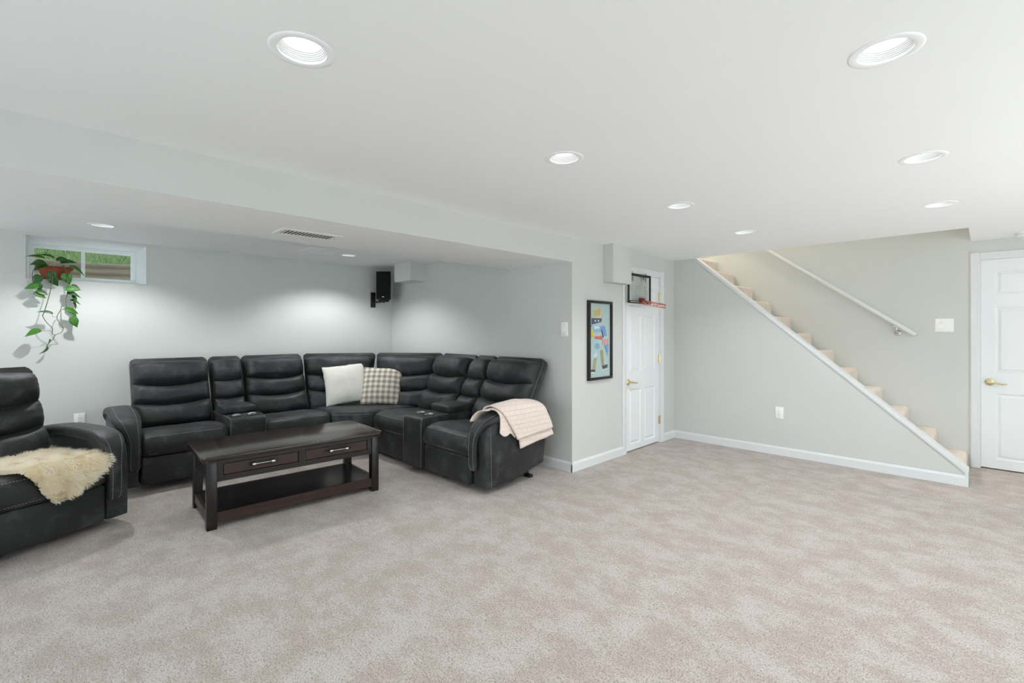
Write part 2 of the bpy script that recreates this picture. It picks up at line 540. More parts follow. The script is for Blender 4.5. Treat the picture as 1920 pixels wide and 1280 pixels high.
# stairwell above the ceiling
b = B()
quad_box(b, SX0, SX1 + .1, YQ - .1, YQ, ZC + .06, 4.6)
quad_box(b, SX0 - .1, SX0, YQ - .1, YD + .12, ZC, 4.6)
quad_box(b, SX1, SX1 + .1, YQ, YD, ZC + .06, 4.6)
obj('wall_stairwell', b, WALL, kind='structure')
b = B(); quad_box(b, SX0 - .1, SX1 + .1, YQ - .1, YD + .12, 4.6, 4.66); obj('ceiling_upper', b, CEIL, kind='structure')
b = B(); quad_box(b, XB - .22, XB - .10, -6, 8, ZC + .06, 6.5); obj('shade_wall', b, plain('shade_wall_siding', rgb(170, 168, 160), .8), kind='structure')  # unseen wall added to keep the sun off the lawn
# boxed-in ducts
b = B(); quad_box(b, XP, -2.645, 4.07, 4.418, 1.838, ZC); obj('ceiling_duct_box', b, WALL, kind='structure')
b = B(); quad_box(b, -5.545, -5.155, 3.296, YA, 1.992, ZC); obj('ceiling_duct_box', b, WALL, kind='structure')

# baseboards
def baseboard(name, p, q, n):
    """p,q end points on the wall line, n the unit normal into the room"""
    p = Vector(p); q = Vector(q); n = Vector(n)
    d = (q - p).normalized()
    M = Matrix(((d.x, n.x, 0, p.x), (d.y, n.y, 0, p.y), (0, 0, 1, 0), (0, 0, 0, 1)))
    bm = B()
    prism(bm, [(0, 0), (.014, 0), (.014, .072), (.010, .082), (.004, .092), (0, .092)], 'x', 0, (q - p).length)
    return obj(name, bm, TRIM, M=M, kind='structure')
baseboard('baseboard_door', (XP, YA - .014), (XP, 4.425), (1, 0))
baseboard('baseboard_corner', (XP, 5.345), (XP, YQ), (1, 0))
baseboard('baseboard_stair', (XP, YQ), (-0.119, YQ), (0, -1))
baseboard('baseboard_alcove', (XB, YA), (XP + .0135, YA), (0, -1))
baseboard('baseboard_back', (XB, YL), (XB, YA), (1, 0))
baseboard('baseboard_far', (0.825, YD), (XR, YD), (0, -1))

# knee wall cap and end board
dx, dz = -0.097 + 2.515, -(2.245 - 0.145)
L = hypot(dx, dz); ux, uz = dx / L, dz / L; nx, nz = -uz, ux
b = B()
p0 = (-2.503 - .02, ZC + .018); p1 = (-0.090, 0.129 - .0258 + .0)
prism(b, [(-2.503, ZC), (-0.1215, 0.1312), (-0.0935, 0.1312 - .0), (-0.0935 , 0.150), (-2.477, ZC)], 'y', YQ - 0.016, YQ + 0.112)
obj('trim_1', b, TRIM, kind='structure')
b = B()
prism(b, [(-2.520, ZC), (-0.119, 0.116), (-0.119, 0.1312), (-2.503, ZC)], 'y', YQ - 0.010, YQ)
obj('trim_2', b, TRIM, kind='structure')
b = B(); quad_box(b, -0.119, -0.097, YQ - .012, YQ + .11, 0, .1312); obj('trim_3', b, TRIM, kind='structure')

# ------------------------------------------------------------------ window
win = thing('window_1', (XB - .2, 0.276, 1.83), kind='structure')
MW = Matrix.Translation((-(XB - .2), -0.276, -1.83))
b = B()
fo = [(XB + .001, y0, z0), (XB + .001, y1, z0), (XB + .001, y1, z1), (XB + .001, y0, z1)]
fi = [(XB - .205, -.112, 1.828), (XB - .205, .664, 1.828), (XB - .205, .664, 2.158), (XB - .205, -.112, 2.158)]
fb = [(XB - .205, y0 - .01, z0 - .01), (XB - .205, y1 + .01, z0 - .01), (XB - .205, y1 + .01, z1 + .01), (XB - .205, y0 - .01, z1 + .01)]
loft(b, [fb, fo, fi], True, False)
obj('reveal', b, TRIM, win, MW)
def frame_rect(bm, xa, xb, ya, yb, za, zb, t):
    for a in ((ya, yb, za, za + t), (ya, yb, zb - t, zb), (ya, ya + t, za + t, zb - t), (yb - t, yb, za + t, zb - t)):
        quad_box(bm, xa, xb, *a)
b = B(); frame_rect(b, XB - .27, XB - .205, -.116, .668, 1.824, 2.162, .020); obj('frame', b, VINYL, win, MW)
s1 = B(); frame_rect(s1, XB - .25, XB - .225, -.098, .266, 1.842, 2.143, .020); s1 = obj('sash', s1, VINYL, win, MW)
s2 = B(); frame_rect(s2, XB - .228, XB - .204, .250, .650, 1.842, 2.143, .024); s2 = obj('sash', s2, VINYL, win, MW)
b = B(); quad_box(b, XB - .240, XB - .236, -.080, .247, 1.861, 2.124); obj('pane', b, GLASS, s1, MW)
b = B(); quad_box(b, XB - .218, XB - .214, .273, .627, 1.865, 2.120); obj('pane', b, GLASS, s2, MW)
b = B(); rbox(b, XB - .204, XB - .196, .258, .268, 1.95, 2.02, .002); obj('latch', b, VINYL, s2, MW)

# window well and lawn outside
b = B()
n = 40
rows = []
for k in range(61):
    z = 1.35 + (2.075 - 1.35) * k / 60
    r = 0.60 + 0.014 * sin(2 * pi * (z - 1.35) / 0.075)
    rows.append([(XB - .222 - max(0.0, r * sin(pi * i / n)) * 1.0, 0.276 - r * cos(pi * i / n) * 1.15, z) for i in range(n + 1)])
loft(b, rows, closed=False, cap=False)
o = obj('window_well', b, WELL, smooth=180, cat='window well', label='ribbed tan metal well curving outside the small high window')
sm = o.modifiers.new('thick', 'SOLIDIFY'); sm.thickness = 0.006; sm.offset = 1
def lawn_z(x, y):
    d = max(0.0, (XB - .222 - x))
    return 2.065 + 0.5 * max(0, d - 0.60) + 0.02 * noise.noise((x * 2, y * 2, 0))
b = B()
gv = {}
NX, NY = 30, 40
for i in range(NX + 1):
    for j in range(NY + 1):
        x = XB - .222 - 3.6 * i / NX; y = -2.4 + 5.4 * j / NY
        gv[i, j] = b.verts.new((x, y, lawn_z(x, y)))
for i in range(NX):
    for j in range(NY):
        m = [gv[i, j], gv[i + 1, j], gv[i + 1, j + 1], gv[i, j + 1]]
        cx = sum(q.co.x for q in m) / 4; cyy = sum(q.co.y for q in m) / 4
        if ((cx - (XB - .222)) / .66) ** 2 + ((cyy - .276) / .76) ** 2 < 1: continue
        b.faces.new(m)
b.verts.ensure_lookup_table()
obj('ground_lawn', b, GROUND, kind='structure')
b = B()
rg = random.Random(5)
for k in range(9000):
    x = XB - .222 - rg.uniform(.55, 2.2); y = rg.uniform(-1.2, 1.8)
    if ((x - (XB - .222)) / .64) ** 2 + ((y - .276) / .73) ** 2 < 1: continue
    z = lawn_z(x, y); a = rg.uniform(0, 2 * pi); hgt = rg.uniform(.03, .075); wd = .003
    lx, ly = rg.uniform(-.03, .03), rg.uniform(-.03, .03)
    p = [b.verts.new((x + wd * cos(a), y + wd * sin(a), z - .01)), b.verts.new((x - wd * cos(a), y - wd * sin(a), z - .01)), b.verts.new((x + lx, y + ly, z + hgt))]
    b.faces.new(p)
obj('grass', b, GRASSM, kind='stuff', cat='grass', label='bright green lawn grass seen through the small high window')

# ------------------------------------------------------------------ recessed lamps
def make_lamp():
    t = thing('recessed_light', (0, 0, ZC), label='x', cat='ceiling light', group='recessed ceiling lights')
    b = B()
    lathe(b, [(.0725, .004), (.0725, -.0022), (.075, -.0034), (.092, -.0030), (.0975, -.0015), (.0985, .001)], 48, cap=False)
    obj('trim_ring', b, CEIL, t, smooth=60)
    b = B()
    pr = [(.0725, 0.0)]
    for k in range(5):
        r0 = .0720 - .0026 * k; z = .003 + .0052 * k
        pr += [(r0, z), (r0 - .0004, z + .0038), (r0 - .0022, z + .0042)]
    pr += [(.0575, .032), (.0575, .036)]
    lathe(b, pr, 48, cap=False)
    obj('baffle', b, TRIM, t, smooth=40)
    b = B(); lathe(b, [(.0578, .034), (.040, .0325), (.02, .0320), (.001, .0318)], 40); obj('lens', b, LENS, t, smooth=60)
    b = B(); lathe(b, [(.0740, .002), (.0740, .055), (.001, .0555)], 32, cap=False); obj('housing', b, WHITEP, t, smooth=40)
    L_ = bpy.data.lights.new('bulb', 'SPOT')
    L_.energy = SPOT; L_.spot_size = radians(136); L_.spot_blend = 0.5; L_.shadow_soft_size = .025
    L_.color = (0.96, 0.98, 1.0)
    lo = bpy.data.objects.new('bulb', L_); C.objects.link(lo); lo.parent = t; lo.location = (0, 0, .010)
    return t
lamp0 = make_lamp()
MAIN_LABELS = {
    (-1.522, .576): 'round recessed light nearest overhead on the beam side, large in view',
    (-.222, 1.890): 'round recessed light nearest overhead on the stair side, large in view',
    (-1.522, 1.890): 'round recessed light, second from the camera in the row beside the beam',
    (-1.522, 3.187): 'round recessed light, third from the camera in the row beside the beam',
    (-1.522, 4.446): 'small-looking recessed light just above the top of the stair wall',
    (-.222, 3.187): 'recessed light in the middle of the row leading to the white panel door',
    (-.222, 4.446): 'recessed light closest to the white panel door by the stair foot',
}
ALC_LABELS = ['recessed light in the alcove ceiling above the small high window',
              'recessed light in the alcove ceiling beside the return grille']
first = True
for (x, y) in LAMPS_MAIN:
    t = lamp0 if first else copy_tree(lamp0)
    first = False
    t.location = (x, y, ZC)
    t['label'] = MAIN_LABELS[x, y]
for (x, y), lb in zip(LAMPS_ALC, ALC_LABELS):
    t = copy_tree(lamp0); t.location = (x, y, ZC); t['label'] = lb
    for ch in t.children:
        if ch.type == 'LIGHT':
            ch.data = ch.data.copy(); ch.data.energy = SPOT * 2.5

# lamp at the head of the stairs (upstairs hall)
t = thing('stairwell_light', (-3.5, 6.07, 4.6), label='warm globe light on the ceiling above the stairs, upstairs', cat='ceiling light')
b = B(); lathe(b, [(.001, 0), (.07, 0), (.07, -.02), (.05, -.03), (.05, -.04)], 24, cap=False); obj('canopy', b, BRASS, t, smooth=40)
b = B(); lathe(b, [(.05, -.035), (.11, -.07), (.13, -.13), (.10, -.19), (.04, -.22), (.001, -.225)], 28, cap=False)
obj('globe', b, emit('globe_glass', (1.0, 0.89, 0.75, 1), 300.0), t, smooth=60)

# ------------------------------------------------------------------ ceiling vents, smoke detector
t = thing('supply_register', (-3.255, 1.272, ZB), label='white slatted air register in the underside of the beam', cat='air vent')
b = B()
for a in ((-.105, .105, -.20, -.165), (-.105, .105, .165, .20), (-.105, -.065, -.165, .165), (.065, .105, -.165, .165)):
    rbox(b, a[0], a[1], a[2], a[3], -.004, 0, .0012, 1)
obj('frame', b, WHITEP, t)
b = B(); quad_box(b, -.065, .065, -.165, .165, -.0012, -.0002); obj('backing', b, VENTD, t)
base = None
for k in range(14):
    y = -.152 + .304 * k / 13
    if base is None:
        b = B(); quad_box(b, -.0655, .0655, -.0052, .0052, -.0005, .0005)
        base = obj('slat', b, WHITEP, t)
        sl = base
    else:
        sl = base.copy(); C.objects.link(sl); sl.parent = t
    sl.location = (0, y, -.0026); sl.rotation_euler = (radians(9), 0, 0)
for s in (-1, 1):
    b = B(); lathe(b, [(.004, -.0038), (.004, -.0048), (.001, -.0052)], 10, Matrix.Translation((-.0, s * .182, 0))); obj('screw', b, VENTD, t)

t = thing('return_grille', (-5.21, 2.175, ZC), label='flat white return air grille beside the alcove recessed light', cat='air vent')
b = B()
for a in ((-.19, .19, -.19, -.168), (-.19, .19, .168, .19), (-.19, -.168, -.168, .168), (.168, .19, -.168, .168), (-.168, .168, -.008, .008)):
    rbox(b, a[0], a[1], a[2], a[3], -.004, 0, .0012, 1)
obj('frame', b, WHITEP, t)
b = B(); quad_box(b, -.168, .168, -.168, .168, -.0012, -.0002); obj('backing', b, plain('grille_shade', rgb(84, 83, 82), .8), t)
base = None
for k in range(24):
    x = -.161 + .322 * k / 23
    if base is None:
        b = B(); quad_box(b, -.0045, .0045, -.168, .168, -.0004, .0004); base = obj('slat', b, WHITEP, t); sl = base
    else:
        sl = base.copy(); C.objects.link(sl); sl.parent = t
    sl.location = (x, 0, -.0024); sl.rotation_euler = (0, radians(-8), 0)

t = thing('smoke_detector', (0.262, 6.25, ZC), label='round white smoke detector on the ceiling above the panel door', cat='smoke detector')
b = B(); lathe(b, [(.070, 0), (.070, -.012), (.062, -.013)], 36, cap=False); obj('base', b, WHITEP, t, smooth=40)
b = B(); lathe(b, [(.060, -.013), (.060, -.022), (.064, -.024), (.062, -.034), (.045, -.043), (.001, -.045)], 36, cap=False); obj('cover', b, WHITEP, t, smooth=40)
b = B(); lathe(b, [(.056, -.012), (.056, -.024)], 36, cap=False); obj('vent_slot', b, DARKP, t)

# ------------------------------------------------------------------ doors
def panel_door(name, loc, rz, W, H, cols, rows_, side, hz, lever_dir, cas):
    """local: x along the width, z up, front faces -y, wall face at y=0"""
    t = thing(name, loc, rz, kind='structure')
    g = .0018
    xs = [g] + [c for pr in cols for c in pr] + [W - g]
    zs = [.012] + [c for pr in rows_ for c in pr] + [H - g]
    b = B()
    yf, yb = .010, .045
    for i in range(len(xs) - 1):
        if i % 2 == 0:
            quad_box(b, xs[i], xs[i + 1], yf, yb, zs[0], zs[-1])
        else:
            for j in range(0, len(zs) - 1, 2):
                quad_box(b, xs[i], xs[i + 1], yf, yb, zs[j], zs[j + 1])
    sl = obj('slab', b, DOORP, t)
    for c in cols:
        for r in rows_:
            b = B()
            def ring(k, y):
                return [(c[0] + k, y, r[0] + k), (c[1] - k, y, r[0] + k), (c[1] - k, y, r[1] - k), (c[0] + k, y, r[1] - k)]
            loft(b, [ring(0, yf + .0005), ring(.006, yf + .004), ring(.012, yf + .0115), ring(.020, yf + .0120), ring(.040, yf + .0035)], True, False)
            bmesh.ops.contextual_create(b, geom=[e for e in b.edges if e.is_boundary and all(abs(v.co.y - yf - .0035) < 1e-5 for v in e.verts)])
            obj('panel', b, DOORP, t)
    # jamb and casing
    b = B()
    for a in ((-.02, .0008, 0, H), (W - .0008, W + .02, 0, H), (-.02, W + .02, H - .0008, H + .02)):
        quad_box(b, a[0], a[1], -.0004, .09, a[2], a[3])
    obj('jamb', b, TRIM, t)
    b = B()
    cw = cas
    cp = [(.004, .0002), (.004, .011), (.30 * cw, .0125), (.34 * cw, .0155), (.58 * cw, .0165), (.64 * cw, .020), (cw - .008, .0195), (cw, .013), (cw, .0002)]
    prism(b, [(-a_, -t_) for a_, t_ in cp], 'z', 0, H + cw)
    prism(b, [(W + a_, -t_) for a_, t_ in cp], 'z', 0, H + cw)
    prism(b, [(-t_, H + a_) for a_, t_ in cp], 'x', -.0035, W + .0035)
    obj('casing', b, TRIM, t)
    # lever handle
    hx = .062 if side < 0 else W - .062
    b = B()
    lathe(b, [(.001, 0), (.033, 0), (.033, .006), (.026, .011), (.014, .014), (.011, .020), (.011, .045), (.013, .050), (.012, .056), (.001, .058)], 28,
          Matrix.Translation((hx, yf, hz)) @ Matrix.Rotation(pi / 2, 4, 'X'))
    hd = obj('handle', b, BRASS, t, smooth=40)
    b = B()
    pts = catmull([(hx, yf - .050, hz), (hx + lever_dir * .035, yf - .052, hz - .002), (hx + lever_dir * .075, yf - .052, hz - .010), (hx + lever_dir * .100, yf - .050, hz - .013), (hx + lever_dir * .116, yf - .050, hz - .006)], 5)
    tube(b, pts, [.010 - .0045 * i / len(pts) for i in range(len(pts))], 10)
    obj('lever', b, BRASS, hd, smooth=60)
    # hinges
    hxx = W + .002 if side < 0 else -.002
    for z in ((.27, 1.01, 1.755) if W < .76 else (.22, 1.02, 1.82)):
        b = B()
        tube(b, [(hxx, -.003, z - .05), (hxx, -.003, z + .05)], .0065, 10)
        quad_box(b, hxx - .016, hxx + .012, -.001, .0005 + yf, z - .047, z + .047)
        tube(b, [(hxx, -.003, z + .05), (hxx, -.003, z + .058)], .004, 8)
        obj('hinge', b, BRASS, t, smooth=40)
    return t
panel_door('door_1', (XP, DP0, 0), pi / 2, DP1 - DP0, DPH, [(.090, .335), (.415, .660)], [(.075, .690), (.880, 1.520), (1.615, 1.850)], -1, .775, 1, .080)
panel_door('door_2', (DR0, YD, 0), 0.0, DR1 - DR0, DRH, [(.100, .344), (.424, .668)], [(.100, .740), (.936, 1.575), (1.699, 1.925)], -1, .846, 1, .072)

# ------------------------------------------------------------------ stairs
RUN, RISE = .2228, .1945
t = thing('staircase', (-0.107, YD - .40, 0), label='cream carpeted staircase climbing behind the sloping knee wall', cat='stairs')
ya, yb = YQ + .112 - (YD - .40), .398
for k in range(13):
    x1 = -k * RUN; ztop = .148 + RISE * k
    pr = [(x1 - RUN - .03, ztop - RISE - .02 if k else .0), (x1 - .012, ztop - RISE - .02 if k else .0), (x1 - .009, ztop - .055)]
    pr += [(x1 - .042 + .036 * cos(a), ztop - .036 + .036 * sin(a)) for a in [pi / 2 * i / 7 for i in range(0, 8)]]
    pr += [(x1 - RUN - .03, ztop - .001)]
    b = B(); prism(b, pr, 'y', ya, yb)
    obj('step', b, STEPC, t, smooth=50)

t = thing('handrail', (-1.2, YD - .07, 1.0), label='white round handrail fixed to the wall above the stairs', cat='handrail')
pA = Vector((-0.504, YD - .07, 1.299)); pB = Vector((-3.2, YD - .07, 1.299 + (3.2 - .504) * (2.340 - 1.299) / (1.897 - .504)))
M = Matrix.Translation((1.2, -(YD - .07), -1.0))
b = B(); tube(b, [pA, pB], .0225, 20); obj('rail', b, TRIM, t, M, smooth=50)
for x in (-.66, -2.4):
    z = 1.299 + (-x - .504) * .7473
    b = B()
    lathe(b, [(.001, .0), (.030, 0), (.030, -.005), (.018, -.010), (.001, -.011)], 20, Matrix.Translation((x, YD, z - .095)) @ Matrix.Rotation(-pi / 2, 4, 'X'))
    tube(b, catmull([(x, YD - .008, z - .095), (x, YD - .05, z - .090), (x, YD - .070, z - .062), (x, YD - .070, z - .022)], 5), .0065, 10)
    quad_box(b, x - .03, x + .03, YD - .082, YD - .058, z - .028, z - .024)
    tube(b, [(x - .02, YD - .01, z - .095), (x + .02, YD - .01, z - .095)], .005, 8)
    obj('bracket', b, STEEL, t, M, smooth=40)

# ------------------------------------------------------------------ electrical plates
def wall_plate(name, loc, rz, w_, h_, label, kind_):
    t = thing(name, loc, rz, label=label, cat='outlet' if 'outlet' in name else 'light switch')
    b = B(); rbox(b, -w_ / 2, w_ / 2, -.007, 0, -h_ / 2, h_ / 2, .0025, 2); obj('plate', b, WHITEP, t, smooth=40)
    if kind_ == 'outlet':
        b = B(); rbox(b, -.0165, .0165, -.0090, -.006, -.0335, .0335, .003, 2); rc = obj('receptacle', b, WHITEP, t, smooth=40)
        for s in (-1, 1):
            for (x, hh) in ((-.0064, .0042), (.0064, .0034)):
                b = B(); quad_box(b, x - .0011, x + .0011, -.0096, -.0088, s * .0185 + .004 - hh, s * .0185 + .004 + hh); obj('slot', b, DARKP, rc)
            b = B(); lathe(b, [(.0026, 0), (.0026, .0008), (.0001, .0008)], 10, Matrix.Translation((0, -.0089, s * .0185 - .007)) @ Matrix.Rotation(pi / 2, 4, 'X')); obj('ground_hole', b, DARKP, rc)
    elif kind_ == 'rocker':
        b = B(); prism(b, [(-.0105, -.033), (-.0065, -.033), (-.0065, .033), (-.0085, .033)], 'x', -.0165, .0165, .0008, 1); obj('rocker', b, WHITEP, t)
    elif kind_ == 'double':
        b = B(); rbox(b, -.043, -.010, -.010, -.006, -.033, .033, .002, 2); dm = obj('dimmer', b, WHITEP, t)
        for k in range(3):
            b = B(); quad_box(b, -.038, -.016, -.0112, -.0098, .016 + k * .005, .018 + k * .005); obj('indicator', b, DARKP if k == 2 else WHITEP, dm)
        b = B(); prism(b, [(-.0105, -.033), (-.0065, -.033), (-.0065, .033), (-.0085, .033)], 'x', .010, .043, .0008, 1); rk = obj('rocker', b, WHITEP, t)
        b = B(); quad_box(b, .036, .040, -.0118, -.0098, -.012, .012); obj('slider', b, WHITEP, rk)
    for s in (-1, 1):
        b = B(); lathe(b, [(.0028, 0), (.0028, .0008), (.0001, .001)], 10, Matrix.Translation((0 if kind_ != 'double' else -.0265, -.007, s * .0485)) @ Matrix.Rotation(pi / 2, 4, 'X')); obj('screw', b, STEEL, t)
    return t
wall_plate('wall_outlet', (-1.562, YQ, .458), 0, .080, .128, 'white duplex wall outlet low on the sloping stair wall', 'outlet')
wall_plate('wall_outlet', (XB, .227, .500), pi / 2, .080, .128, 'white duplex wall outlet behind the recliner arm on the alcove wall', 'outlet')
wall_plate('wall_switch', (-2.856, YA, 1.360), 0, .085, .135, 'single white rocker switch on the alcove end wall edge', 'rocker')
wall_plate('wall_switch', (-.287, YD, 1.400), 0, .140, .135, 'double white dimmer and switch plate between handrail and door', 'double')

# ------------------------------------------------------------------ wall speaker
t = thing('wall_speaker', (XB, 3.33, 1.70), label='black loudspeaker on a bracket in the alcove corner near the ceiling', cat='speaker')
b = B(); rbox(b, 0, .014, -.115, -.045, -.03, .18, .004, 2); obj('wall_bracket', b, BLACK, t, smooth=40)
b = B(); tube(b, [(.012, -.08, .04), (.10, -.03, .045), (.17, 0, .05)], .012, 10); rbox(b, .10, .22, -.05, .05, .045, .075, .006, 2); obj('bracket_arm', b, BLACK, t, smooth=40)
MS = Matrix.Translation((.165, .01, .075)) @ Matrix.Rotation(radians(48), 4, 'Z')
b = B(); prism(b, [(-.10, -.085), (.10, -.085), (.07, .085), (-.07, .085)], 'z', 0, .385, .010, 3, M=MS); sp = obj('cabinet', b, BLACK, t, smooth=40)
b = B(); rbox(b, -.093, .093, -.096, -.084, .010, .375, .006, 2, M=MS); gr = obj('grille', b, BLACKC, t, smooth=40)
b = B(); rbox(b, -.014, .014, -.0985, -.0955, .030, .040, .001, 1, M=MS); obj('badge', b, WHITEP, gr)
b = B(); lathe(b, [(.001, 0), (.008, 0), (.012, -.008), (.008, -.016), (.001, -.018)], 12, Matrix.Translation((.16, 0, .047))); obj('knob', b, BLACK, t, smooth=40)

# ------------------------------------------------------------------ framed picture
t = thing('framed_picture', (XP, 3.992, .85), pi / 2, label='tall black-framed paper collage of a figure beside the narrow door', cat='picture')
FW, FH, fw = .412, .795, .026
b = B()
for a in ((-FW / 2, FW / 2, 0, fw), (-FW / 2, FW / 2, FH - fw, FH), (-FW / 2, -FW / 2 + fw, fw, FH - fw), (FW / 2 - fw, FW / 2, fw, FH - fw)):
    rbox(b, a[0], a[1], -.034, 0, a[2], a[3], .004, 2)
obj('frame', b, plain('black_frame', rgb(26, 19, 19), .35), t, smooth=40)
b = B(); quad_box(b, -FW / 2 + fw, FW / 2 - fw, -.014, -.004, fw, FH - fw); cv = obj('backing_sheet', b, plain('pale_blue_paper', rgb(190, 205, 208), .8, var=.03), t)
def patch(name, col, pts, lv):
    b = B()
    # picture coordinates 0..1 across, 0..1 up inside the frame
    P = [(-FW / 2 + fw + p[0] * (FW - 2 * fw), fw + p[1] * (FH - 2 * fw)) for p in pts]
    prism(b, P, 'y', -.0145 - .0006 * lv, -.0138 - .0006 * (lv - 1))
    obj(name, b, plain('paper_' + str(len(bpy.data.materials)), col, .85, var=.08, scale=40), cv)
patch('paper_shape', rgb(222, 204, 172), [(.13, .81), (.56, .80), (.58, .93), (.30, .955), (.16, .93)], 1)
patch('paper_shape', rgb(203, 186, 128), [(.17, .82), (.50, .84), (.52, .94), (.20, .90)], 2)
patch('paper_shape', rgb(84, 88, 118), [(.09, .71), (.56, .75), (.60, .80), (.09, .80)], 2)
for x in (.27, .42):
    patch('paper_eye', rgb(228, 230, 236), [(x + .035 * cos(a), .765 + .012 * sin(a)) for a in [2 * pi * k / 10 for k in range(10)]], 3)
patch('paper_shape', rgb(150, 186, 222), [(.08, .69), (.62, .70), (.55, .60), (.18, .61)], 1)
patch('paper_shape', rgb(120, 160, 215), [(.52, .69), (.74, .70), (.84, .56), (.66, .55)], 2)
patch('paper_shape', rgb(222, 230, 236), [(.22, .655), (.46, .66), (.46, .69), (.22, .69)], 3)
patch('paper_shape', rgb(232, 196, 66), [(.02, .69), (.09, .68), (.21, .56), (.10, .53)], 2)
patch('paper_shape', rgb(70, 72, 84), [(.54, .655), (.60, .64), (.68, .54), (.63, .53)], 3)
patch('paper_shape', rgb(58, 58, 66), [(.02, .700), (.10, .700), (.09, .685), (.03, .683)], 3)
patch('paper_shape', rgb(204, 204, 202), [(.27, .60), (.53, .61), (.50, .555), (.30, .555)], 3)
patch('paper_shape', rgb(224, 104, 98), [(.24, .555), (.57, .565), (.64, .505), (.24, .52)], 2)
for k in range(4):
    patch('paper_stripe', rgb(232, 140, 132), [(.60 + k * .085, .515), (.64 + k * .085, .518), (.66 + k * .08, .44), (.62 + k * .08, .435)], 2)
patch('paper_shape', rgb(126, 166, 214), [(.70, .435), (.92, .44), (.90, .33), (.80, .34)], 1)
patch('paper_shape', rgb(74, 92, 140), [(.70, .43), (.715, .43), (.885, .29), (.865, .285)], 3)
patch('paper_shape', rgb(176, 208, 218), [(.18, .51), (.55, .50), (.50, .37), (.20, .35)], 2)
patch('paper_circle', rgb(146, 176, 196), [(.35 + .12 * cos(a), .42 + .045 * sin(a)) for a in [2 * pi * k / 18 for k in range(18)]], 3)
patch('paper_shape', rgb(206, 222, 234), [(.18, .30), (.34, .35), (.38, .29), (.24, .26)], 3)
patch('paper_shape', rgb(172, 160, 124), [(.50, .36), (.64, .37), (.70, .16), (.58, .15)], 2)
patch('paper_shape', rgb(178, 168, 132), [(.19, .25), (.34, .27), (.28, .09), (.13, .10)], 2)
patch('paper_shape', rgb(76, 74, 80), [(.58, .15), (.88, .165), (.86, .115), (.64, .10)], 3)
patch('paper_shape', rgb(76, 74, 80), [(.0, .115), (.26, .105), (.26, .075), (.0, .082)], 3)
patch('paper_shape', rgb(226, 228, 230), [(.02, .078), (.20, .075), (.20, .06), (.02, .062)], 3)
patch('paper_shape', rgb(226, 228, 230), [(.62, .105), (.87, .118), (.87, .108), (.65, .088)], 2)
b = B(); quad_box(b, -FW / 2 + fw, FW / 2 - fw, -.021, -.019, fw, FH - fw); obj('glass_sheet', b, GLASS, t)

# ------------------------------------------------------------------ door basketball hoop
t = thing('basketball_hoop', (XP, 4.71, 1.64), pi / 2, label='mini basketball hoop with clear board hung on the narrow door', cat='basketball hoop')
# local x along the wall, -y into the room
bw, z0_, z1_ = .245, 0.008, .335
b = B(); quad_box(b, -bw, bw, -.050, -.046, z0_, z1_); bo = obj('backboard', b, ACRYL, t)
b = B()
for a in ((-bw, bw, z0_, z0_ + .030), (-bw, bw, z1_ - .026, z1_), (-bw, -bw + .028, z0_ + .03, z1_ - .026), (bw - .028, bw, z0_ + .03, z1_ - .026)):
    rbox(b, a[0], a[1], -.054, -.042, a[2], a[3], .002, 1)
obj('board_border', b, BLACK, bo)
b = B()
for a in ((-.085, .085, .085, .091), (-.085, .085, .205, .211), (-.085, -.079, .091, .205), (.079, .085, .091, .205)):
    quad_box(b, a[0], a[1], -.0515, -.0503, a[2], a[3])
obj('target_square', b, plain('print_grey', rgb(170, 168, 160), .6), bo)
b = B()
for k in range(8):
    x = -bw + .05 + k * .022
    quad_box(b, x, x + .012, -.0552, -.0540, z0_ + .010, z0_ + .022)
obj('border_lettering', b, plain('print_white', rgb(200, 200, 200), .6), bo)
for x in (-.14, .14):
    b = B(); quad_box(b, x - .012, x + .012, -.046, -.040, .25, .352); quad_box(b, x - .012, x + .012, -.046, .012, .3335, .3345); quad_box(b, x - .012, x + .012, -.020, -.015, .28, .3345)
    obj('door_hook', b, STEEL, t)
rim = B()
droop = Matrix.Translation((.03, -.052, .045)) @ Matrix.Rotation(radians(13), 4, 'X')
ring = [(.125 * cos(a), -.165 + .125 * sin(a), 0) for a in [2 * pi * k / 40 for k in range(41)]]
tube(rim, ring, .0048, 8, False, droop)
tube(rim, [(p[0] * 1.0, p[1], -.030) for p in ring], .004, 8, False, droop)
for k in range(8):
    tube(rim, [ring[k * 5], (ring[k * 5][0], ring[k * 5][1], -.030)], .004, 6, True, droop)
rim = obj('rim', rim, RUST, t, smooth=60)
b = B(); rbox(b, -.06, .06, -.010, .002, -.035, .03, .004, 1, M=droop); rbox(b, -.045, .045, -.055, -.002, -.006, .006, .003, 1, M=droop)
for s in (-1, 1): tube(b, [(s * .04, -.004, -.03), (s * .06, -.07, -.003)], .004, 6, True, droop)
obj('rim_bracket', b, plain('rim_bracket_red', rgb(120, 52, 44), .5), t, smooth=40)
for k in range(10):
    a = 2 * pi * (k + .5) / 10
    b = B()
    px, py = .125 * cos(a), -.165 + .125 * sin(a)
    tube(b, [(px + .009 * cos(q) * -sin(a), py + .009 * cos(q) * cos(a), -.010 - .009 * sin(q)) for q in [pi * i / 8 * 1.0 for i in range(9)]], .002, 5, True, droop)
    obj('net_hook', b, WHITEP, rim)

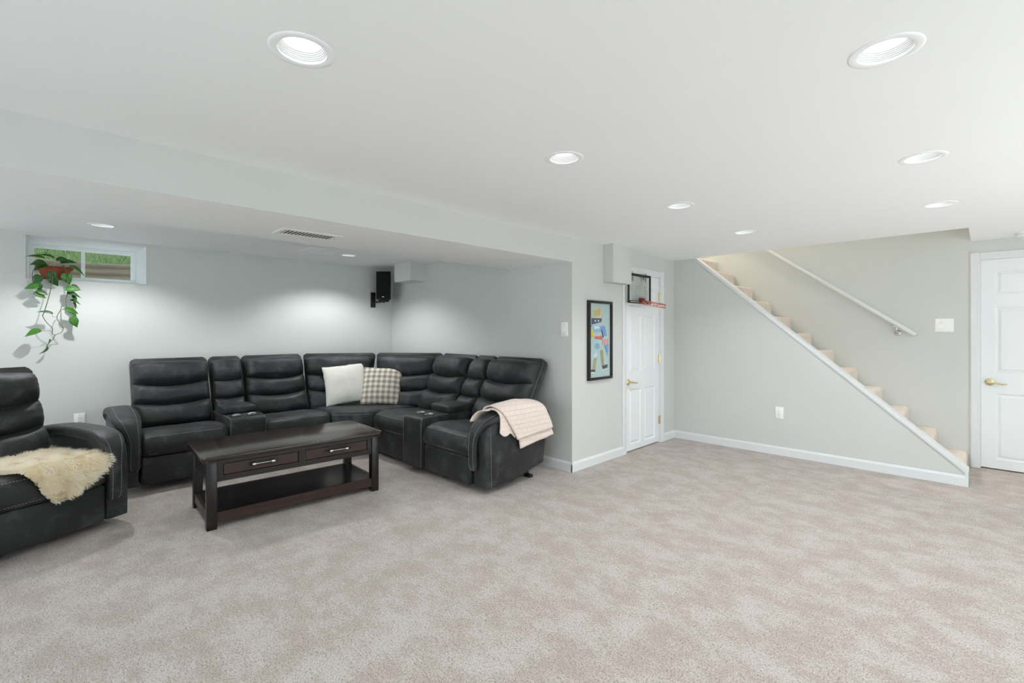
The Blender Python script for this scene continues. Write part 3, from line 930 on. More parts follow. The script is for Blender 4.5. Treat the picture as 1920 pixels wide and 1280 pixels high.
# ------------------------------------------------------------------ coffee table
t = thing('coffee_table', (-3.934, 1.392, 0), -.052, label='dark espresso wood coffee table with two drawers and lower shelf', cat='coffee table')
TW, TL, TZ = .340, .6485, .498
def chamf(hx, hy, c): return [(-hx + c, -hy), (hx - c, -hy), (hx, -hy + c), (hx, hy - c), (hx - c, hy), (-hx + c, hy), (-hx, hy - c), (-hx, -hy + c)]
b = B(); prism(b, chamf(TW, TL, .035), 'z', TZ - .030, TZ, .006, 3); obj('table_top', b, WOODT, t, smooth=40)
b = B(); prism(b, chamf(TW - .012, TL - .012, .035), 'z', TZ - .042, TZ - .030); obj('top_moulding', b, WOOD, t)
lx, ly, lw = TW - .033, TL - .033, .062
for sx in (-1, 1):
    for sy in (-1, 1):
        b = B(); rbox(b, min(sx * lx, sx * (lx - lw)), max(sx * lx, sx * (lx - lw)), min(sy * ly, sy * (ly - lw)), max(sy * ly, sy * (ly - lw)), 0, TZ - .042, .006, 2)
        obj('leg', b, WOOD, t, smooth=40)
ix, iy = lx - .012, ly - lw
ZA = .318
b = B(); quad_box(b, ix - .022, ix, -iy, iy, TZ - .062, TZ - .042); quad_box(b, ix - .022, ix, -iy, iy, ZA, ZA + .038)
for y in (-iy + .018, 0.0, iy - .018): quad_box(b, ix - .0225, ix + (.002 if y else .004), y - .018 - (.006 if not y else 0), y + .018 + (.006 if not y else 0), ZA + .001, TZ - .043)
obj('front_rail', b, WOOD, t)
b = B(); quad_box(b, -ix, -ix + .022, -iy, iy, ZA, TZ - .042); obj('back_panel', b, WOOD, t)
for s in (-1, 1):
    b = B()
    ya_, yb_ = s * (ly - .012), s * (ly - .034)
    quad_box(b, -(lx - lw), lx - lw, min(ya_, yb_) + .004, max(ya_, yb_) - .004, ZA, TZ - .042)
    for a in ((-(lx - lw), lx - lw, ZA, ZA + .035), (-(lx - lw), lx - lw, TZ - .072, TZ - .042), (-(lx - lw), -(lx - lw) + .035, ZA, TZ - .042), (lx - lw - .035, lx - lw, ZA, TZ - .042)):
        quad_box(b, a[0], a[1], min(ya_, yb_), max(ya_, yb_), a[2] + .0005, a[3] - .0005)
    obj('side_panel', b, WOOD, t)
for s in (-1, 1):
    yc = s * (iy - .018 + .006 + .0) / 2
    b = B()
    hw_ = (iy - .036 - .024) / 2 - .003
    yc = s * (.024 + (iy - .036 - .024) / 2)
    rbox(b, ix - .020, ix - .003, yc - hw_, yc + hw_, ZA + .041, TZ - .065, .002, 1)
    dr = obj('drawer', b, WOODD, t)
    b = B(); rbox(b, ix - .003, ix + .0005, yc - .070, yc + .075, ZA + .068, ZA + .105, .001, 1); obj('handle_plate', b, WOOD, dr)
    b = B(); tube(b, [(ix + .026, yc - .062, ZA + .086), (ix + .026, yc + .062, ZA + .086)], .0028, 10); obj('handle_bar', b, STEEL, dr, smooth=50)
    for q in (-.062, .062):
        b = B(); tube(b, [(ix + .026, yc + q, ZA + .086), (ix + .026, yc + q * 1.55, ZA + .086)], .0065, 10); obj('handle_end', b, BRONZE, dr, smooth=50)
        b = B(); tube(b, [(ix + .026, yc + q - .011, ZA + .086), (ix + .026, yc + q + .011, ZA + .086)], .0105, 14); tube(b, [(ix, yc + q, ZA + .086), (ix + .022, yc + q, ZA + .086)], .006, 10); obj('handle_collar', b, STEEL, dr, smooth=50)
b = B(); quad_box(b, -lx + .016, lx - .016, -ly + .014, ly - .014, .098, .112); obj('shelf', b, plain('espresso_shelf', rgb(24, 19, 17), .24, var=.12, scale=20, stretch=(1, .06, 1)), t)
b = B()
for sx in (-1, 1): quad_box(b, min(sx * (lx - .030), sx * (lx - .008)), max(sx * (lx - .030), sx * (lx - .008)), -iy, iy, .046, .1125)
for sy in (-1, 1): quad_box(b, -(lx - lw), lx - lw, min(sy * (ly - .030), sy * (ly - .008)), max(sy * (ly - .030), sy * (ly - .008)), .046, .1125)
obj('shelf_rail', b, WOODD, t)

# ------------------------------------------------------------------ recliner furniture
def nz3(x, y, z): return noise.noise((x, y, z))

def pad(name, parent, M, x0, x1, tb, tt, th, Bp, a, n, L, narrow=0.0, seed=0.0, e=6.0, sag=.045, top=False, narrow0=0.0):
    bm = B()
    nu, nv = 36, 18
    g = []
    xc, hw = (x0 + x1) / 2, (x1 - x0) / 2
    for j in range(nv + 1):
        v = sin((-1 + 2 * j / nv) * pi / 2)
        row = []
        for i in range(nu + 1):
            u = sin((-1 + 2 * i / nu) * pi / 2)
            lo = tb - (sag * (1 - u * u) if tb > .02 else 0)
            hi = tt - (sag * (1 - u * u) if not top else -.012 * (1 - u * u) + .012)
            tq = (lo + hi) / 2 + v * (hi - lo) / 2
            f = 1 - narrow * (1 - tq / L)
            corner = max(0, abs(v) - .72) / .28 if (top and v > 0) else 0
            x = xc + u * hw * f * (1 - .05 * corner ** 2)
            bl = th * (max(0, 1 - abs(u) ** e)) ** .42 * (max(0, 1 - abs(v) ** 2.8)) ** .5
            edge = max(0.0, abs(u) - .55) / .45
            bl += .010 * edge * (1 - abs(u) ** 8) * (1 - v * v) * sin(tq * 150 + seed * 3 + 3 * nz3(tq * 9, u * 2, seed))
            bl += .012 * (1 - u ** 6) * (1 - v ** 4) * nz3(x * 5 + seed, tq * 9, seed)
            bl += .005 * (1 - u ** 6) * (1 - v ** 4) * nz3(x * 16 + seed, tq * 26, seed + 7)
            p = Vector((x, Bp[0] + a[0] * tq + n[0] * bl, Bp[1] + a[1] * tq + n[1] * bl))
            row.append(p)
        g.append(row)
    vr = [[bm.verts.new(p) for p in r] for r in g]
    for j in range(nv):
        for i in range(nu):
            bm.faces.new([vr[j][i], vr[j][i + 1], vr[j + 1][i + 1], vr[j + 1][i]])
    rim_ = [vr[0][i] for i in range(nu + 1)] + [vr[j][nu] for j in range(1, nv + 1)] + [vr[nv][i] for i in range(nu - 1, -1, -1)] + [vr[j][0] for j in range(nv - 1, 0, -1)]
    bk = [bm.verts.new(q.co - Vector((0, n[0], n[1])) * .03) for q in rim_]
    m = len(rim_)
    for i in range(m):
        bm.faces.new([rim_[i], bk[i], bk[(i + 1) % m], rim_[(i + 1) % m]])
    bm.faces.new(bk)
    return obj(name, bm, LEA, parent, M, smooth=180)

def backrest(parent, M, x0, x1, yb, zb, yt, zt, narrow=0.0, seed=0.0, th=.125, gap=.009, stitch=0):
    """shell panel plus three stacked puffed pads; returns the shell"""
    L = hypot(yt - yb, zt - zb); a = ((yt - yb) / L, (zt - zb) / L); n = (-a[1], a[0])
    bm = B()
    thk = .085
    # shell as a rounded outline extruded along the normal, leaning with the back
    hw = (x1 - x0) / 2 - gap; xc = (x0 + x1) / 2
    r = .035
    prof = [(-hw * (1 - narrow), -.10), (hw * (1 - narrow), -.10), (hw, L - r)]
    prof += [(hw - r + r * cos(q), L - r + r * sin(q)) for q in [pi / 2 * k / 5 for k in range(1, 6)]]
    prof += [(-hw + r - r * sin(q), L - r + r * cos(q)) for q in [pi / 2 * k / 5 for k in range(0, 5)]]
    prof += [(-hw, L - r)]
    T = Matrix(((1, 0, 0, xc), (0, -n[0], a[0], yb), (0, -n[1], a[1], zb), (0, 0, 0, 1)))
    prism(bm, prof, 'y', 0.0, thk, .014, 3, M=T)
    sh = obj('backrest', bm, LEA, parent, M, smooth=50)
    k = dict(Bp=(yb, zb), a=a, n=n, L=L, narrow=narrow)
    wide = (x1 - x0) > .45
    sg = .045 if wide else .02
    xa, xb_ = x0 + gap + .006, x1 - gap - .006
    pad('lower_pad', sh, M, xa, xb_, .0, L * .345 + sg * .4, th * 1.0, seed=seed + 1, sag=sg, **k)
    pad('lumbar_pad', sh, M, xa, xb_, L * .335 + sg * .4, L * .615 + sg * .4, th * .95, seed=seed + 2, sag=sg, **k)
    pad('headrest', sh, M, xa, xb_, L * .600 + sg * .4, L * .940, th * 1.15, seed=seed + 3, sag=sg, top=True, **k)
    if stitch:
        bm = B()
        xs = x1 - gap - .001 if stitch > 0 else x0 + gap + .001
        sgn = 1 if stitch > 0 else -1
        for off in (.018, thk - .018):
            P = [(xs + sgn * .0008 - (hw * narrow * sgn) * (1 - t_ / L), yb + a[0] * t_ - n[0] * off, zb + a[1] * t_ - n[1] * off) for t_ in [L * .05 + (L * .9) * i / 24 for i in range(25)]]
            dashes(bm, P)
        obj('stitching', bm, STI, sh, M, kind='stuff')
    return sh

def seat(parent, M, x0, x1, depth=.64, ztop=.475, seed=0.0, gap=.006, y_off=0.0):
    bm = B()
    nu = 30
    prof0 = [(depth, ztop - .035), (depth * .75, ztop - .012), (depth * .5, ztop + .003), (depth * .28, ztop + .010), (.10, ztop + .006), (.045, ztop - .010), (.008, ztop - .040),
             (-.010, ztop - .085), (-.010, ztop - .130), (.0, ztop - .165), (.018, ztop - .185), (.035, ztop - .175), (.06, ztop - .190), (depth * .5, ztop - .2), (depth, ztop - .2)]
    pr = catmull([(p[0], p[1], 0) for p in prof0], 3)
    cyc, czc = depth * .5, ztop - .10
    rings = []
    for i in range(nu + 1):
        u = sin((-1 + 2 * i / nu) * pi / 2)
        x = (x0 + x1) / 2 + u * ((x1 - x0) / 2 - gap)
        sc = 1 - .16 * abs(u) ** 14 - .012 * u * u
        ring = []
        for p in pr:
            y, z = cyc + (p.x - cyc) * (1 - .05 * abs(u) ** 16), czc + (p.y - czc) * sc
            if p.y > ztop - .02:
                z += .010 * nz3(x * 5, y * 5, seed) + .004 * nz3(x * 15, y * 15, seed + 4)
            elif p.x < .02:
                y += .006 * nz3(x * 6, z * 8, seed)
            ring.append((x, y + y_off, z))
        rings.append(ring)
    loft(bm, rings)
    so = obj('seat_cushion', bm, LEA, parent, M, smooth=180)
    bm = B()
    for (yy, zz) in ((.020, ztop - .0235), (.0, ztop - .1615)):
        dashes(bm, [(x0 + .05 + (x1 - x0 - .1) * i / 16, yy + y_off - .0016, zz + .001) for i in range(17)])
    obj('stitching', bm, STI, so, M, kind='stuff')
    bm = B(); rbox(bm, x0 + gap, x1 - gap, .018 + y_off, .09, .052, ztop - .188, .016, 3)
    for v in bm.verts:
        if v.co.y < .03 + y_off: v.co.y -= .010 * (1 - ((v.co.x - (x0 + x1) / 2) / ((x1 - x0) / 2)) ** 2)
    obj('footrest', bm, LEA, parent, M, smooth=50)
    return so

def base(parent, M, x0, x1, y0=.09, y1=.74):
    bm = B(); quad_box(bm, x0 + .01, x1 - .01, y0, y1, .045, .28)
    obj('base', bm, LEAD, parent, M)
    for (y) in (y0 + .22, y1 - .10):
        for x in (x0 + .12, x1 - .12):
            bm = B(); quad_box(bm, x - .02, x + .02, y - .03, y + .03, 0, .05)
            obj('glide_foot', bm, BLACK, parent, M)

def arm(parent, M, xi, xo, rear=.77, stitches=True, seed=0.0):
    """xi inner edge, xo outer edge (local x)"""
    s = 1 if xo > xi else -1
    wd = abs(xo - xi)
    bm = B()
    prism(bm, [(.028, .052), (.30, .060), (rear - .01, .145), (rear + .012, .38), (rear, .565), (rear - .15, .60), (.30, .60), (.13, .585), (.05, .55), (.028, .47)], 'x', min(xi + s * .012, xo - s * .004), max(xi + s * .012, xo - s * .004), .012, 3)
    ao = obj('armrest', bm, LEA, parent, M, smooth=45)
    ctrl = [(rear + .035, .515), (rear + .040, .560), (rear + .010, .602), (rear - .10, .622), (rear - .26, .632), (.30, .625), (.16, .607), (.075, .575), (.022, .515), (.000, .430), (-.004, .330), (.0, .235), (.008, .190)]
    path = catmull([(0, p[0], p[1]) for p in ctrl], 4)
    m = len(path)
    rings = []
    st = [[], []]
    for i, p in enumerate(path):
        f = i / (m - 1)
        d = (path[min(i + 1, m - 1)] - path[max(i - 1, 0)]).normalized()
        nrm = Vector((0, d.z, -d.y))       # outward
        k = min(1, max(0, (f - .48) / .30))
        k = k * k * (3 - 2 * k)
        wf = (wd + .030) * (1 - k) + .085 * k
        tf = .074 * (1 - k) + .046 * k
        if f > .93: tf *= max(.35, 1 - (f - .93) / .07 * .6); wf *= max(.6, 1 - (f - .93) / .07 * .4)
        if f < .08: tf *= .45 + .55 * f / .08; wf *= .8 + .2 * f / .08
        xcen = (xi + xo) / 2 * (1 - k) + (xi + s * .043) * k
        ring = []
        N = 20
        for q in range(N):
            an = 2 * pi * q / N
            cu, su = cos(an), sin(an)
            px = abs(cu) ** .55 * (1 if cu > 0 else -1) * wf / 2
            pn = abs(su) ** .75 * (1 if su > 0 else -1) * tf / 2
            wob = .004 * nz3(p.y * 9, p.z * 9, q * .5 + seed) * (1 if f < .6 else .3)
            ring.append((xcen + px, p.y + nrm.y * (pn + wob), p.z + nrm.z * (pn + wob)))
        rings.append(ring)
        if f > .30:
            for w_, sgn in ((0, -1), (1, 1)):
                off = .30 * wf * sgn
                pn = (1 - (abs(off) / (wf / 2)) ** 3.6) ** .6 * tf / 2 + .0022
                st[w_].append((xcen + off, p.y + nrm.y * pn, p.z + nrm.z * pn))
    bm = B(); loft(bm, rings)
    po = obj('arm_pad', bm, LEA, ao, M, smooth=180)
    bm = B()
    for w_ in st: dashes(bm, w_)
    # seam down the outer side panel near its front
    xs = xo - s * .004 + s * .001
    dashes(bm, [(xs, .085 - .02 * (z - .06), z) for z in [.06 + .49 * i / 20 for i in range(21)]])
    obj('stitching', bm, STI, ao, M, kind='stuff')
    return ao

def console(parent, M, x0, x1, depth=.66, lid0=.27, lid1=.56, front=-.008):
    bm = B()
    prism(bm, [(front, .052), (depth, .06), (depth, .535), (front + .030, .525), (front + .008, .515), (front, .495)], 'x', x0 + .003, x1 - .003, .010, 3)
    co = obj('console', bm, LEA, parent, M, smooth=45)
    bm = B(); rbox(bm, x0 + .006, x1 - .006, lid0, lid1, .530, .600, .022, 4)
    for v in bm.verts:
        if v.co.z > .58: v.co.z += .012 * (1 - ((v.co.x - (x0 + x1) / 2) / ((x1 - x0) / 2)) ** 2)
    ld = obj('lid', bm, LEA, co, M, smooth=60)
    bm = B()
    for xx in (x0 + .0245, x1 - .0245):
        dashes(bm, [(xx, lid0 + .02, .602), (xx, lid1 - .02, .602)])
    obj('stitching', bm, STI, ld, M, kind='stuff')
    bm = B()
    for xx in (x0 + .003 + .0, x1 - .003):
        sg = -1 if xx < (x0 + x1) / 2 else 1
        dashes(bm, [(xx + sg * .0006 - sg * .004, front - .0012, .07), (xx + sg * .0006 - sg * .004, front - .0012, .47), (xx - sg * .004, front + .012, .521), (xx - sg * .004, front + .05, .531), (xx - sg * .004, lid0 - .01, .5345)])
    obj('stitching', bm, STI, co, M, kind='stuff')
    for xx in ((x0 + x1) / 2 - .068, (x0 + x1) / 2 + .068):
        bm = B()
        lathe(bm, [(.040, .000), (.046, .000), (.047, .003), (.044, .005), (.039, .004), (.038, -.0)], 28, Matrix.Translation((xx, .150 + front, .5335)) @ Matrix.Diagonal((1, 1, 1.8, 1)), cap=False)
        cup = obj('cup_holder', bm, CHROME, co, M, smooth=40)
        bm = B(); lathe(bm, [(.0385, .0045), (.001, .0040)], 28, Matrix.Translation((xx, .150 + front, .5335)), cap=False); obj('cup_well', bm, BLACK, cup, M)
    return co

# --- sectional sofa
SO = Vector((-5.25, 2.75, 0))
sofa = thing('sectional_sofa', SO, label='charcoal leather L-shaped reclining sectional in the alcove corner with two consoles', cat='sofa')
TI = Matrix.Translation(-SO)
ML = TI @ Matrix.Translation((-4.90, 0, 0)) @ Matrix.Rotation(pi / 2, 4, 'Z')      # local x = world Y, local y = -world X
MR = TI @ Matrix.Translation((0, 2.50, 0))                                          # local x = world X, local y = world Y
ZT = 1.072
# left row
arm(sofa, ML, .558, .385, seed=1)
for (x0, x1, sd) in ((.558, 1.203, 1.0), (1.514, 2.160, 12.0)):
    seat(sofa, ML, x0, x1, seed=sd)
    backrest(sofa, ML, x0, x1, .575, .42, .845, ZT, seed=sd, stitch=-1 if sd == 1.0 else 0)
    base(sofa, ML, x0, x1)
console(sofa, ML, 1.203, 1.514)
backrest(sofa, ML, 1.203, 1.514, .575, .42, .845, ZT, seed=5.0, th=.085)
# right row
for (x0, x1, sd) in ((-4.650, -4.010, 21.0), (-3.695, -3.015, 32.0)):
    seat(sofa, MR, x0, x1, depth=.70, seed=sd, y_off=-.01 if sd == 32.0 else 0)
    backrest(sofa, MR, x0, x1, .590, .42, .940, ZT, seed=sd, stitch=1 if sd == 32.0 else 0)
    base(sofa, MR, x0, x1, y1=.80)
console(sofa, MR, -4.010, -3.695, depth=.73, lid0=.30, lid1=.62, front=-.02)
backrest(sofa, MR, -4.010, -3.695, .590, .42, .940, ZT, seed=25.0, th=.085)
arm(sofa, MR, -3.015, -2.835, rear=.74, seed=3)
# corner wedge
P1 = Vector((-5.745, 2.175)); PC = Vector((-5.315, 2.905)); P2 = Vector((-4.665, 3.455))
for (pa, pb, sd) in ((P1, PC, 41.0), (PC, P2, 52.0)):
    d = (pb - pa); Lp = d.length; d.normalize()
    bk = Vector((-d.y, d.x))
    MP = TI @ Matrix(((d.x, bk.x, 0, pa.x), (d.y, bk.y, 0, pa.y), (0, 0, 1, 0), (0, 0, 0, 1)))
    backrest(sofa, MP, 0, Lp, -.26, .42, 0, ZT, narrow=.26, seed=sd, th=.10)
fr = catmull([(-4.905, 2.165, 0), (-4.835, 2.225, 0), (-4.77, 2.30, 0), (-4.71, 2.40, 0), (-4.655, 2.505, 0)], 5)
poly = [(p.x, p.y) for p in fr] + [(-4.655, 3.20), (-4.90, 3.13), (-5.20, 2.86), (-5.42, 2.52), (-5.55, 2.30), (-5.55, 2.165)]
cxp = sum(p[0] for p in poly) / len(poly); cyp = sum(p[1] for p in poly) / len(poly)
def shrink(f, z): return [(cxp + (p[0] - cxp) * f, cyp + (p[1] - cyp) * f, z) for p in poly]
b = B(); loft(b, [shrink(.96, .275), shrink(.99, .285), shrink(1.005, .32), shrink(1.008, .38), shrink(1.0, .43), shrink(.965, .458), shrink(.90, .474), shrink(.6, .486), shrink(.3, .488)])
o = obj('seat_cushion', b, LEA, sofa, TI, smooth=180)
b = B(); dashes(b, [(cxp + (p.x - cxp) * .985, cyp + (p.y - cyp) * .985, .4465) for p in fr]); obj('stitching', b, STI, o, TI, kind='stuff')
b = B(); loft(b, [shrink(.975, .052), shrink(.985, .06), shrink(.985, .26), shrink(.97, .275)]); obj('base', b, LEA, sofa, TI, smooth=50)
# mechanism foot showing under the arm end
b = B(); rbox(b, -3.00, -2.925, 3.13, 3.18, 0, .026, .004, 1); quad_box(b, -3.00, -2.985, 3.13, 3.18, .025, .14); obj('glide_foot', b, BLACK, sofa, TI)

# --- recliner chair
rc = thing('recliner_chair', (-4.02, -.03, 0), radians(116.6), label='charcoal leather recliner chair with sheepskin on its seat, cut off by the picture edge', cat='armchair')
I4 = Matrix.Identity(4)
seat(rc, I4, -.37, .37, depth=.62, ztop=.485, seed=61)
backrest(rc, I4, -.355, .355, .565, .43, .79, 1.085, seed=63, th=.13)
arm(rc, I4, .365, .515, rear=.76, seed=8)
arm(rc, I4, -.365, -.515, rear=.76, seed=9)
base(rc, I4, -.37, .37)

# ------------------------------------------------------------------ pillows
def pillow(name, bottom, size, facing, lean, roll, mat, label, thick=.085, seed=0):
    """bottom: world point of the lower edge centre; facing: angle (deg) of the front normal in the XY plane"""
    bm = B()
    n_ = 26
    hs = size / 2
    def pt(i, j, s):
        u = sin((-1 + 2 * i / n_) * pi / 2); v = sin((-1 + 2 * j / n_) * pi / 2)
        pin = 1 - .055 * (1 - abs(v) ** 2) * abs(u) ** 2
        pin2 = 1 - .055 * (1 - abs(u) ** 2) * abs(v) ** 2
        x = u * hs * pin; z = v * hs * pin2
        bl = thick * (max(0, 1 - abs(u) ** 2.4) ** .55) * (max(0, 1 - abs(v) ** 2.4) ** .55)
        bl *= 1 + .10 * nz3(u * 2 + seed, v * 2, seed)
        x += .005 * nz3(v * 5, u * 3, seed + 3); z += .005 * nz3(u * 5, v * 3, seed + 9)
        wr = .004 * nz3(u * 7, v * 7, seed + s) * (1 - u ** 4) * (1 - v ** 4)
        return (x, s * (bl + wr), z)
    f = {}
    for s in (-1, 1):
        for i in range(n_ + 1):
            for j in range(n_ + 1):
                if s == 1 and (i in (0, n_) or j in (0, n_)):
                    f[s, i, j] = f[-1, i, j]; continue
                f[s, i, j] = bm.verts.new(pt(i, j, s))
        for i in range(n_):
            for j in range(n_):
                bm.faces.new([f[s, i, j], f[s, i + 1, j], f[s, i + 1, j + 1], f[s, i, j + 1]])
    bmesh.ops.recalc_face_normals(bm, faces=bm.faces)
    me = bpy.data.meshes.new(name)
    bm.to_mesh(me); bm.free()
    me.materials.append(mat)
    me.polygons.foreach_set('use_smooth', [True] * len(me.polygons))
    o = bpy.data.objects.new(name, me); C.objects.link(o)
    R = Matrix.Rotation(radians(facing + 90), 4, 'Z') @ Matrix.Rotation(radians(-lean), 4, 'X') @ Matrix.Rotation(radians(roll), 4, 'Y')
    low = min((R @ v.co).z for v in me.vertices)
    o.matrix_world = Matrix.Translation((bottom[0], bottom[1], bottom[2] - low)) @ R
    tag(o, label, 'cushion', 'cushions on the sectional corner')
    return o
pillow('throw_pillow', (-5.270, 2.490, .478), .475, -26, 22, -7, PILW, 'plain ivory square pillow in the corner of the sectional', .080, 2)
pillow('throw_pillow', (-5.010, 2.815, .478), .46, -38, 24, 2, PLAID, 'taupe and white gingham pillow beside the ivory one', .075, 7)

# ------------------------------------------------------------------ knitted throw on the end arm
th_ = thing('throw_blanket', (-2.80, 2.95, .35), label='blush pink knitted throw folded over the arm end of the sectional', cat='blanket')
MT = Matrix.Translation((2.80, -2.95, -.35))
def drape(name, path_of, ns, nt_, seed, th=.010):
    bm = B()
    g = []
    for i in range(ns + 1):
        s = i / ns
        P = catmull(path_of(s), 8)
        # resample
        d = [0]
        for a_, b_ in zip(P, P[1:]): d.append(d[-1] + (b_ - a_).length)
        row = []
        for k in range(nt_ + 1):
            q = d[-1] * k / nt_
            m = max(j for j in range(len(d)) if d[j] <= q + 1e-9)
            m = min(m, len(P) - 2)
            f = (q - d[m]) / max(1e-6, d[m + 1] - d[m])
            p = P[m].lerp(P[m + 1], f)
            p = p + Vector((nz3(p.y * 7, p.z * 4, seed) * .008, 0, nz3(p.x * 9, p.y * 8, seed + 3) * .008))
            row.append(bm.verts.new(p))
        g.append(row)
    for i in range(ns):
        for k in range(nt_):
            bm.faces.new([g[i][k], g[i + 1][k], g[i + 1][k + 1], g[i][k + 1]])
    o = obj(name, bm, THROW, th_, MT, smooth=180)
    m = o.modifiers.new('thick', 'SOLIDIFY'); m.thickness = th; m.offset = 1
    return o
def lp(a_, b_, s): return a_ + (b_ - a_) * s
def top_path(s):
    # front edge slants backwards while hanging down the outer side
    return [(-3.045, lp(2.66, 3.17, s), lp(.628, .640, s)), (-3.01, lp(2.66, 3.17, s), lp(.682, .694, s)), (-2.94, lp(2.66, 3.17, s), .705 + .022 * sin(pi * s)),
            (-2.865, lp(2.665, 3.18, s), .695 + .022 * sin(pi * s)), (-2.812, lp(2.685, 3.20, s), lp(.655, .660, s)), (-2.800, lp(2.735, 3.235, s), lp(.58, .59, s)), (-2.795, lp(2.805, 3.275, s), lp(.475, .51, s)), (-2.788, lp(2.830, 3.290, s), lp(.418, .462, s))]
def under_path(s):
    return [(-2.94, lp(2.75, 3.16, s), .690), (-2.865, lp(2.76, 3.17, s), .682), (-2.826, lp(2.78, 3.19, s), .645), (-2.815, lp(2.82, 3.24, s), .56), (-2.812, lp(2.865, 3.29, s), lp(.42, .46, s)), (-2.808, lp(2.880, 3.318, s), lp(.334, .392, s))]
def front_path(s):
    return [(-2.95, lp(2.650, 2.80, s), .682), (-2.875, lp(2.650, 2.80, s), .678), (-2.828, lp(2.655, 2.81, s), .645), (-2.818, lp(2.655, 2.82, s), .58), (-2.806 + .012 * sin(5 * s), lp(2.640, 2.83, s), lp(.500, .445, s) - .02 * sin(7 * s))]
def inner_path(s):
    return [(-2.93, lp(2.62, 3.15, s), lp(.672, .690, s)), (-3.00, lp(2.58, 3.15, s), lp(.662, .680, s)), (-3.040, lp(2.55, 3.14, s), lp(.615, .635, s)), (-3.046, lp(2.53, 3.12, s), lp(.575, .56, s))]
drape('upper_fold', top_path, 24, 40, 1.0, .012)
drape('under_fold', under_path, 20, 30, 2.0, .010)
drape('front_fold', front_path, 12, 26, 3.0, .010)
drape('inner_fold', inner_path, 20, 14, 4.0, .008)

# ------------------------------------------------------------------ sheepskin on the recliner
sk = thing('sheepskin_rug', (-4.02, -.03, .47), radians(116.6), label='shaggy cream sheepskin draped over the recliner seat and front', cat='sheepskin')
outline = [(-.335, .16), (-.15, .13), (-.085, .07), (-.06, .0), (-.03, -.07), (.005, -.14), (.045, -.195), (.09, -.205), (.15, -.185), (.23, -.145), (.31, -.085), (.375, -.02), (.400, .03), (.352, .10), (.335, .30), (.335, .56), (.0, .575), (-.335, .57)]
def inside(x, q):
    c = False
    for i in range(len(outline)):
        (xa, qa), (xb2, qb) = outline[i], outline[i - 1]
        if (qa > q) != (qb > q) and x < (xb2 - xa) * (q - qa) / (qb - qa) + xa: c = not c
    return c
def skin(x, q):
    """distance q over the seat; returns point and normal in recliner-local coordinates, z relative to .47"""
    if q > .06:
        return Vector((x, q, .028 + .006 * nz3(x * 8, q * 8, 3))), Vector((0, 0, 1))
    if q > -.06:
        f = (.06 - q) / .12
        an = f * pi / 2
        return Vector((x, .06 - .092 * sin(an), .028 - .070 * (1 - cos(an)))), Vector((0, -sin(an), cos(an)))
    return Vector((x, -.034 - .01 * (1 if x > .30 else 0), -.042 + (q + .06))), Vector((0, -1, 0))
b = B()
gv = {}
st_ = .02
for i in range(-18, 21):
    for j in range(-10, 30):
        x, q = i * st_, j * st_
        if inside(x, q): gv[i, j] = b.verts.new(skin(x, q)[0])
for (i, j) in list(gv):
    m = [gv.get((i, j)), gv.get((i + 1, j)), gv.get((i + 1, j + 1)), gv.get((i, j + 1))]
    if all(m): b.faces.new(m)
ho = obj('hide', b, HIDE, sk, smooth=180)
m_ = ho.modifiers.new('thick', 'SOLIDIFY'); m_.thickness = .006; m_.offset = 1
b = B()
rg = random.Random(9)
cnt = 0
while cnt < 30000:
    x = rg.uniform(-.35, .40); q = rg.uniform(-.21, .58)
    if not inside(x, q): continue
    cnt += 1
    p, nn = skin(x, q)
    cl = Vector((nz3(x * 16, q * 16, 1), nz3(x * 16, q * 16, 5) , nz3(x * 16, q * 16, 9)))
    out = Vector((max(-1, min(1, (x - .1) * 1.6)), -.75, -.55 if q < .05 else -.10))
    d0 = (nn * 1.0 + cl * .7 + Vector((rg.uniform(-.3, .3), rg.uniform(-.3, .3), rg.uniform(-.2, .2)))).normalized()
    d1 = (d0 * .55 + out * .8 + cl * .5).normalized()
    ln = rg.uniform(.030, .052)
    side = d0.cross(d1 + Vector((.01, .02, .03))).normalized() * rg.uniform(.0013, .0024)
    p1_ = p + nn * .004 + d0 * ln * .5; p2_ = p1_ + d1 * ln * .5
    if p2_.z < -.35: continue
    v0 = b.verts.new(p + side); v1 = b.verts.new(p - side)
    v2 = b.verts.new(p1_ + side * .9); v3 = b.verts.new(p1_ - side * .9); v4 = b.verts.new(p2_)
    b.faces.new([v0, v1, v3, v2]); b.faces.new([v2, v3, v4])
obj('wool', b, FURM, sk, kind='stuff')

# ------------------------------------------------------------------ hanging plant
PX, PY, PZ = XB - .075, .058, 1.818
pl = thing('potted_plant', (PX, PY, PZ), label='trailing pothos in a terracotta bowl on the high window sill', cat='plant')
b = B()
lathe(b, [(.001, 0), (.075, 0), (.082, .012), (.105, .075), (.122, .098), (.130, .100), (.130, .122), (.122, .122), (.115, .100), (.100, .09), (.001, .088)], 40, cap=False, sx=.62, sy=1.0)
obj('pot', b, TERRA, pl, smooth=40)
b = B(); lathe(b, [(.113, .100), (.06, .106), (.001, .108)], 30, cap=False, sx=.60, sy=1.0); obj('soil', b, SOIL, pl, smooth=60)
MPl = Matrix.Translation((-PX, -PY, -PZ))
def vine(pts, r=.003):
    b = B(); P = catmull(pts, 6)
    tube(b, P, [r * (1.1 - .5 * i / len(P)) for i in range(len(P))], 6)
    obj('vine', b, VINE, pl, MPl, smooth=60)
XV = XB + .09
vine([(PX, .04, 1.925), (XB + .02, .045, 1.945), (XB + .075, .045, 1.88), (XV, .041, 1.80), (XV + .02, .02, 1.655), (XV + .02, -.014, 1.50), (XV + .01, -.021, 1.477), (XV + .03, .006, 1.415), (XV + .02, .041, 1.367), (XV, .041, 1.319), (XV - .02, .061, 1.305)], .0036)
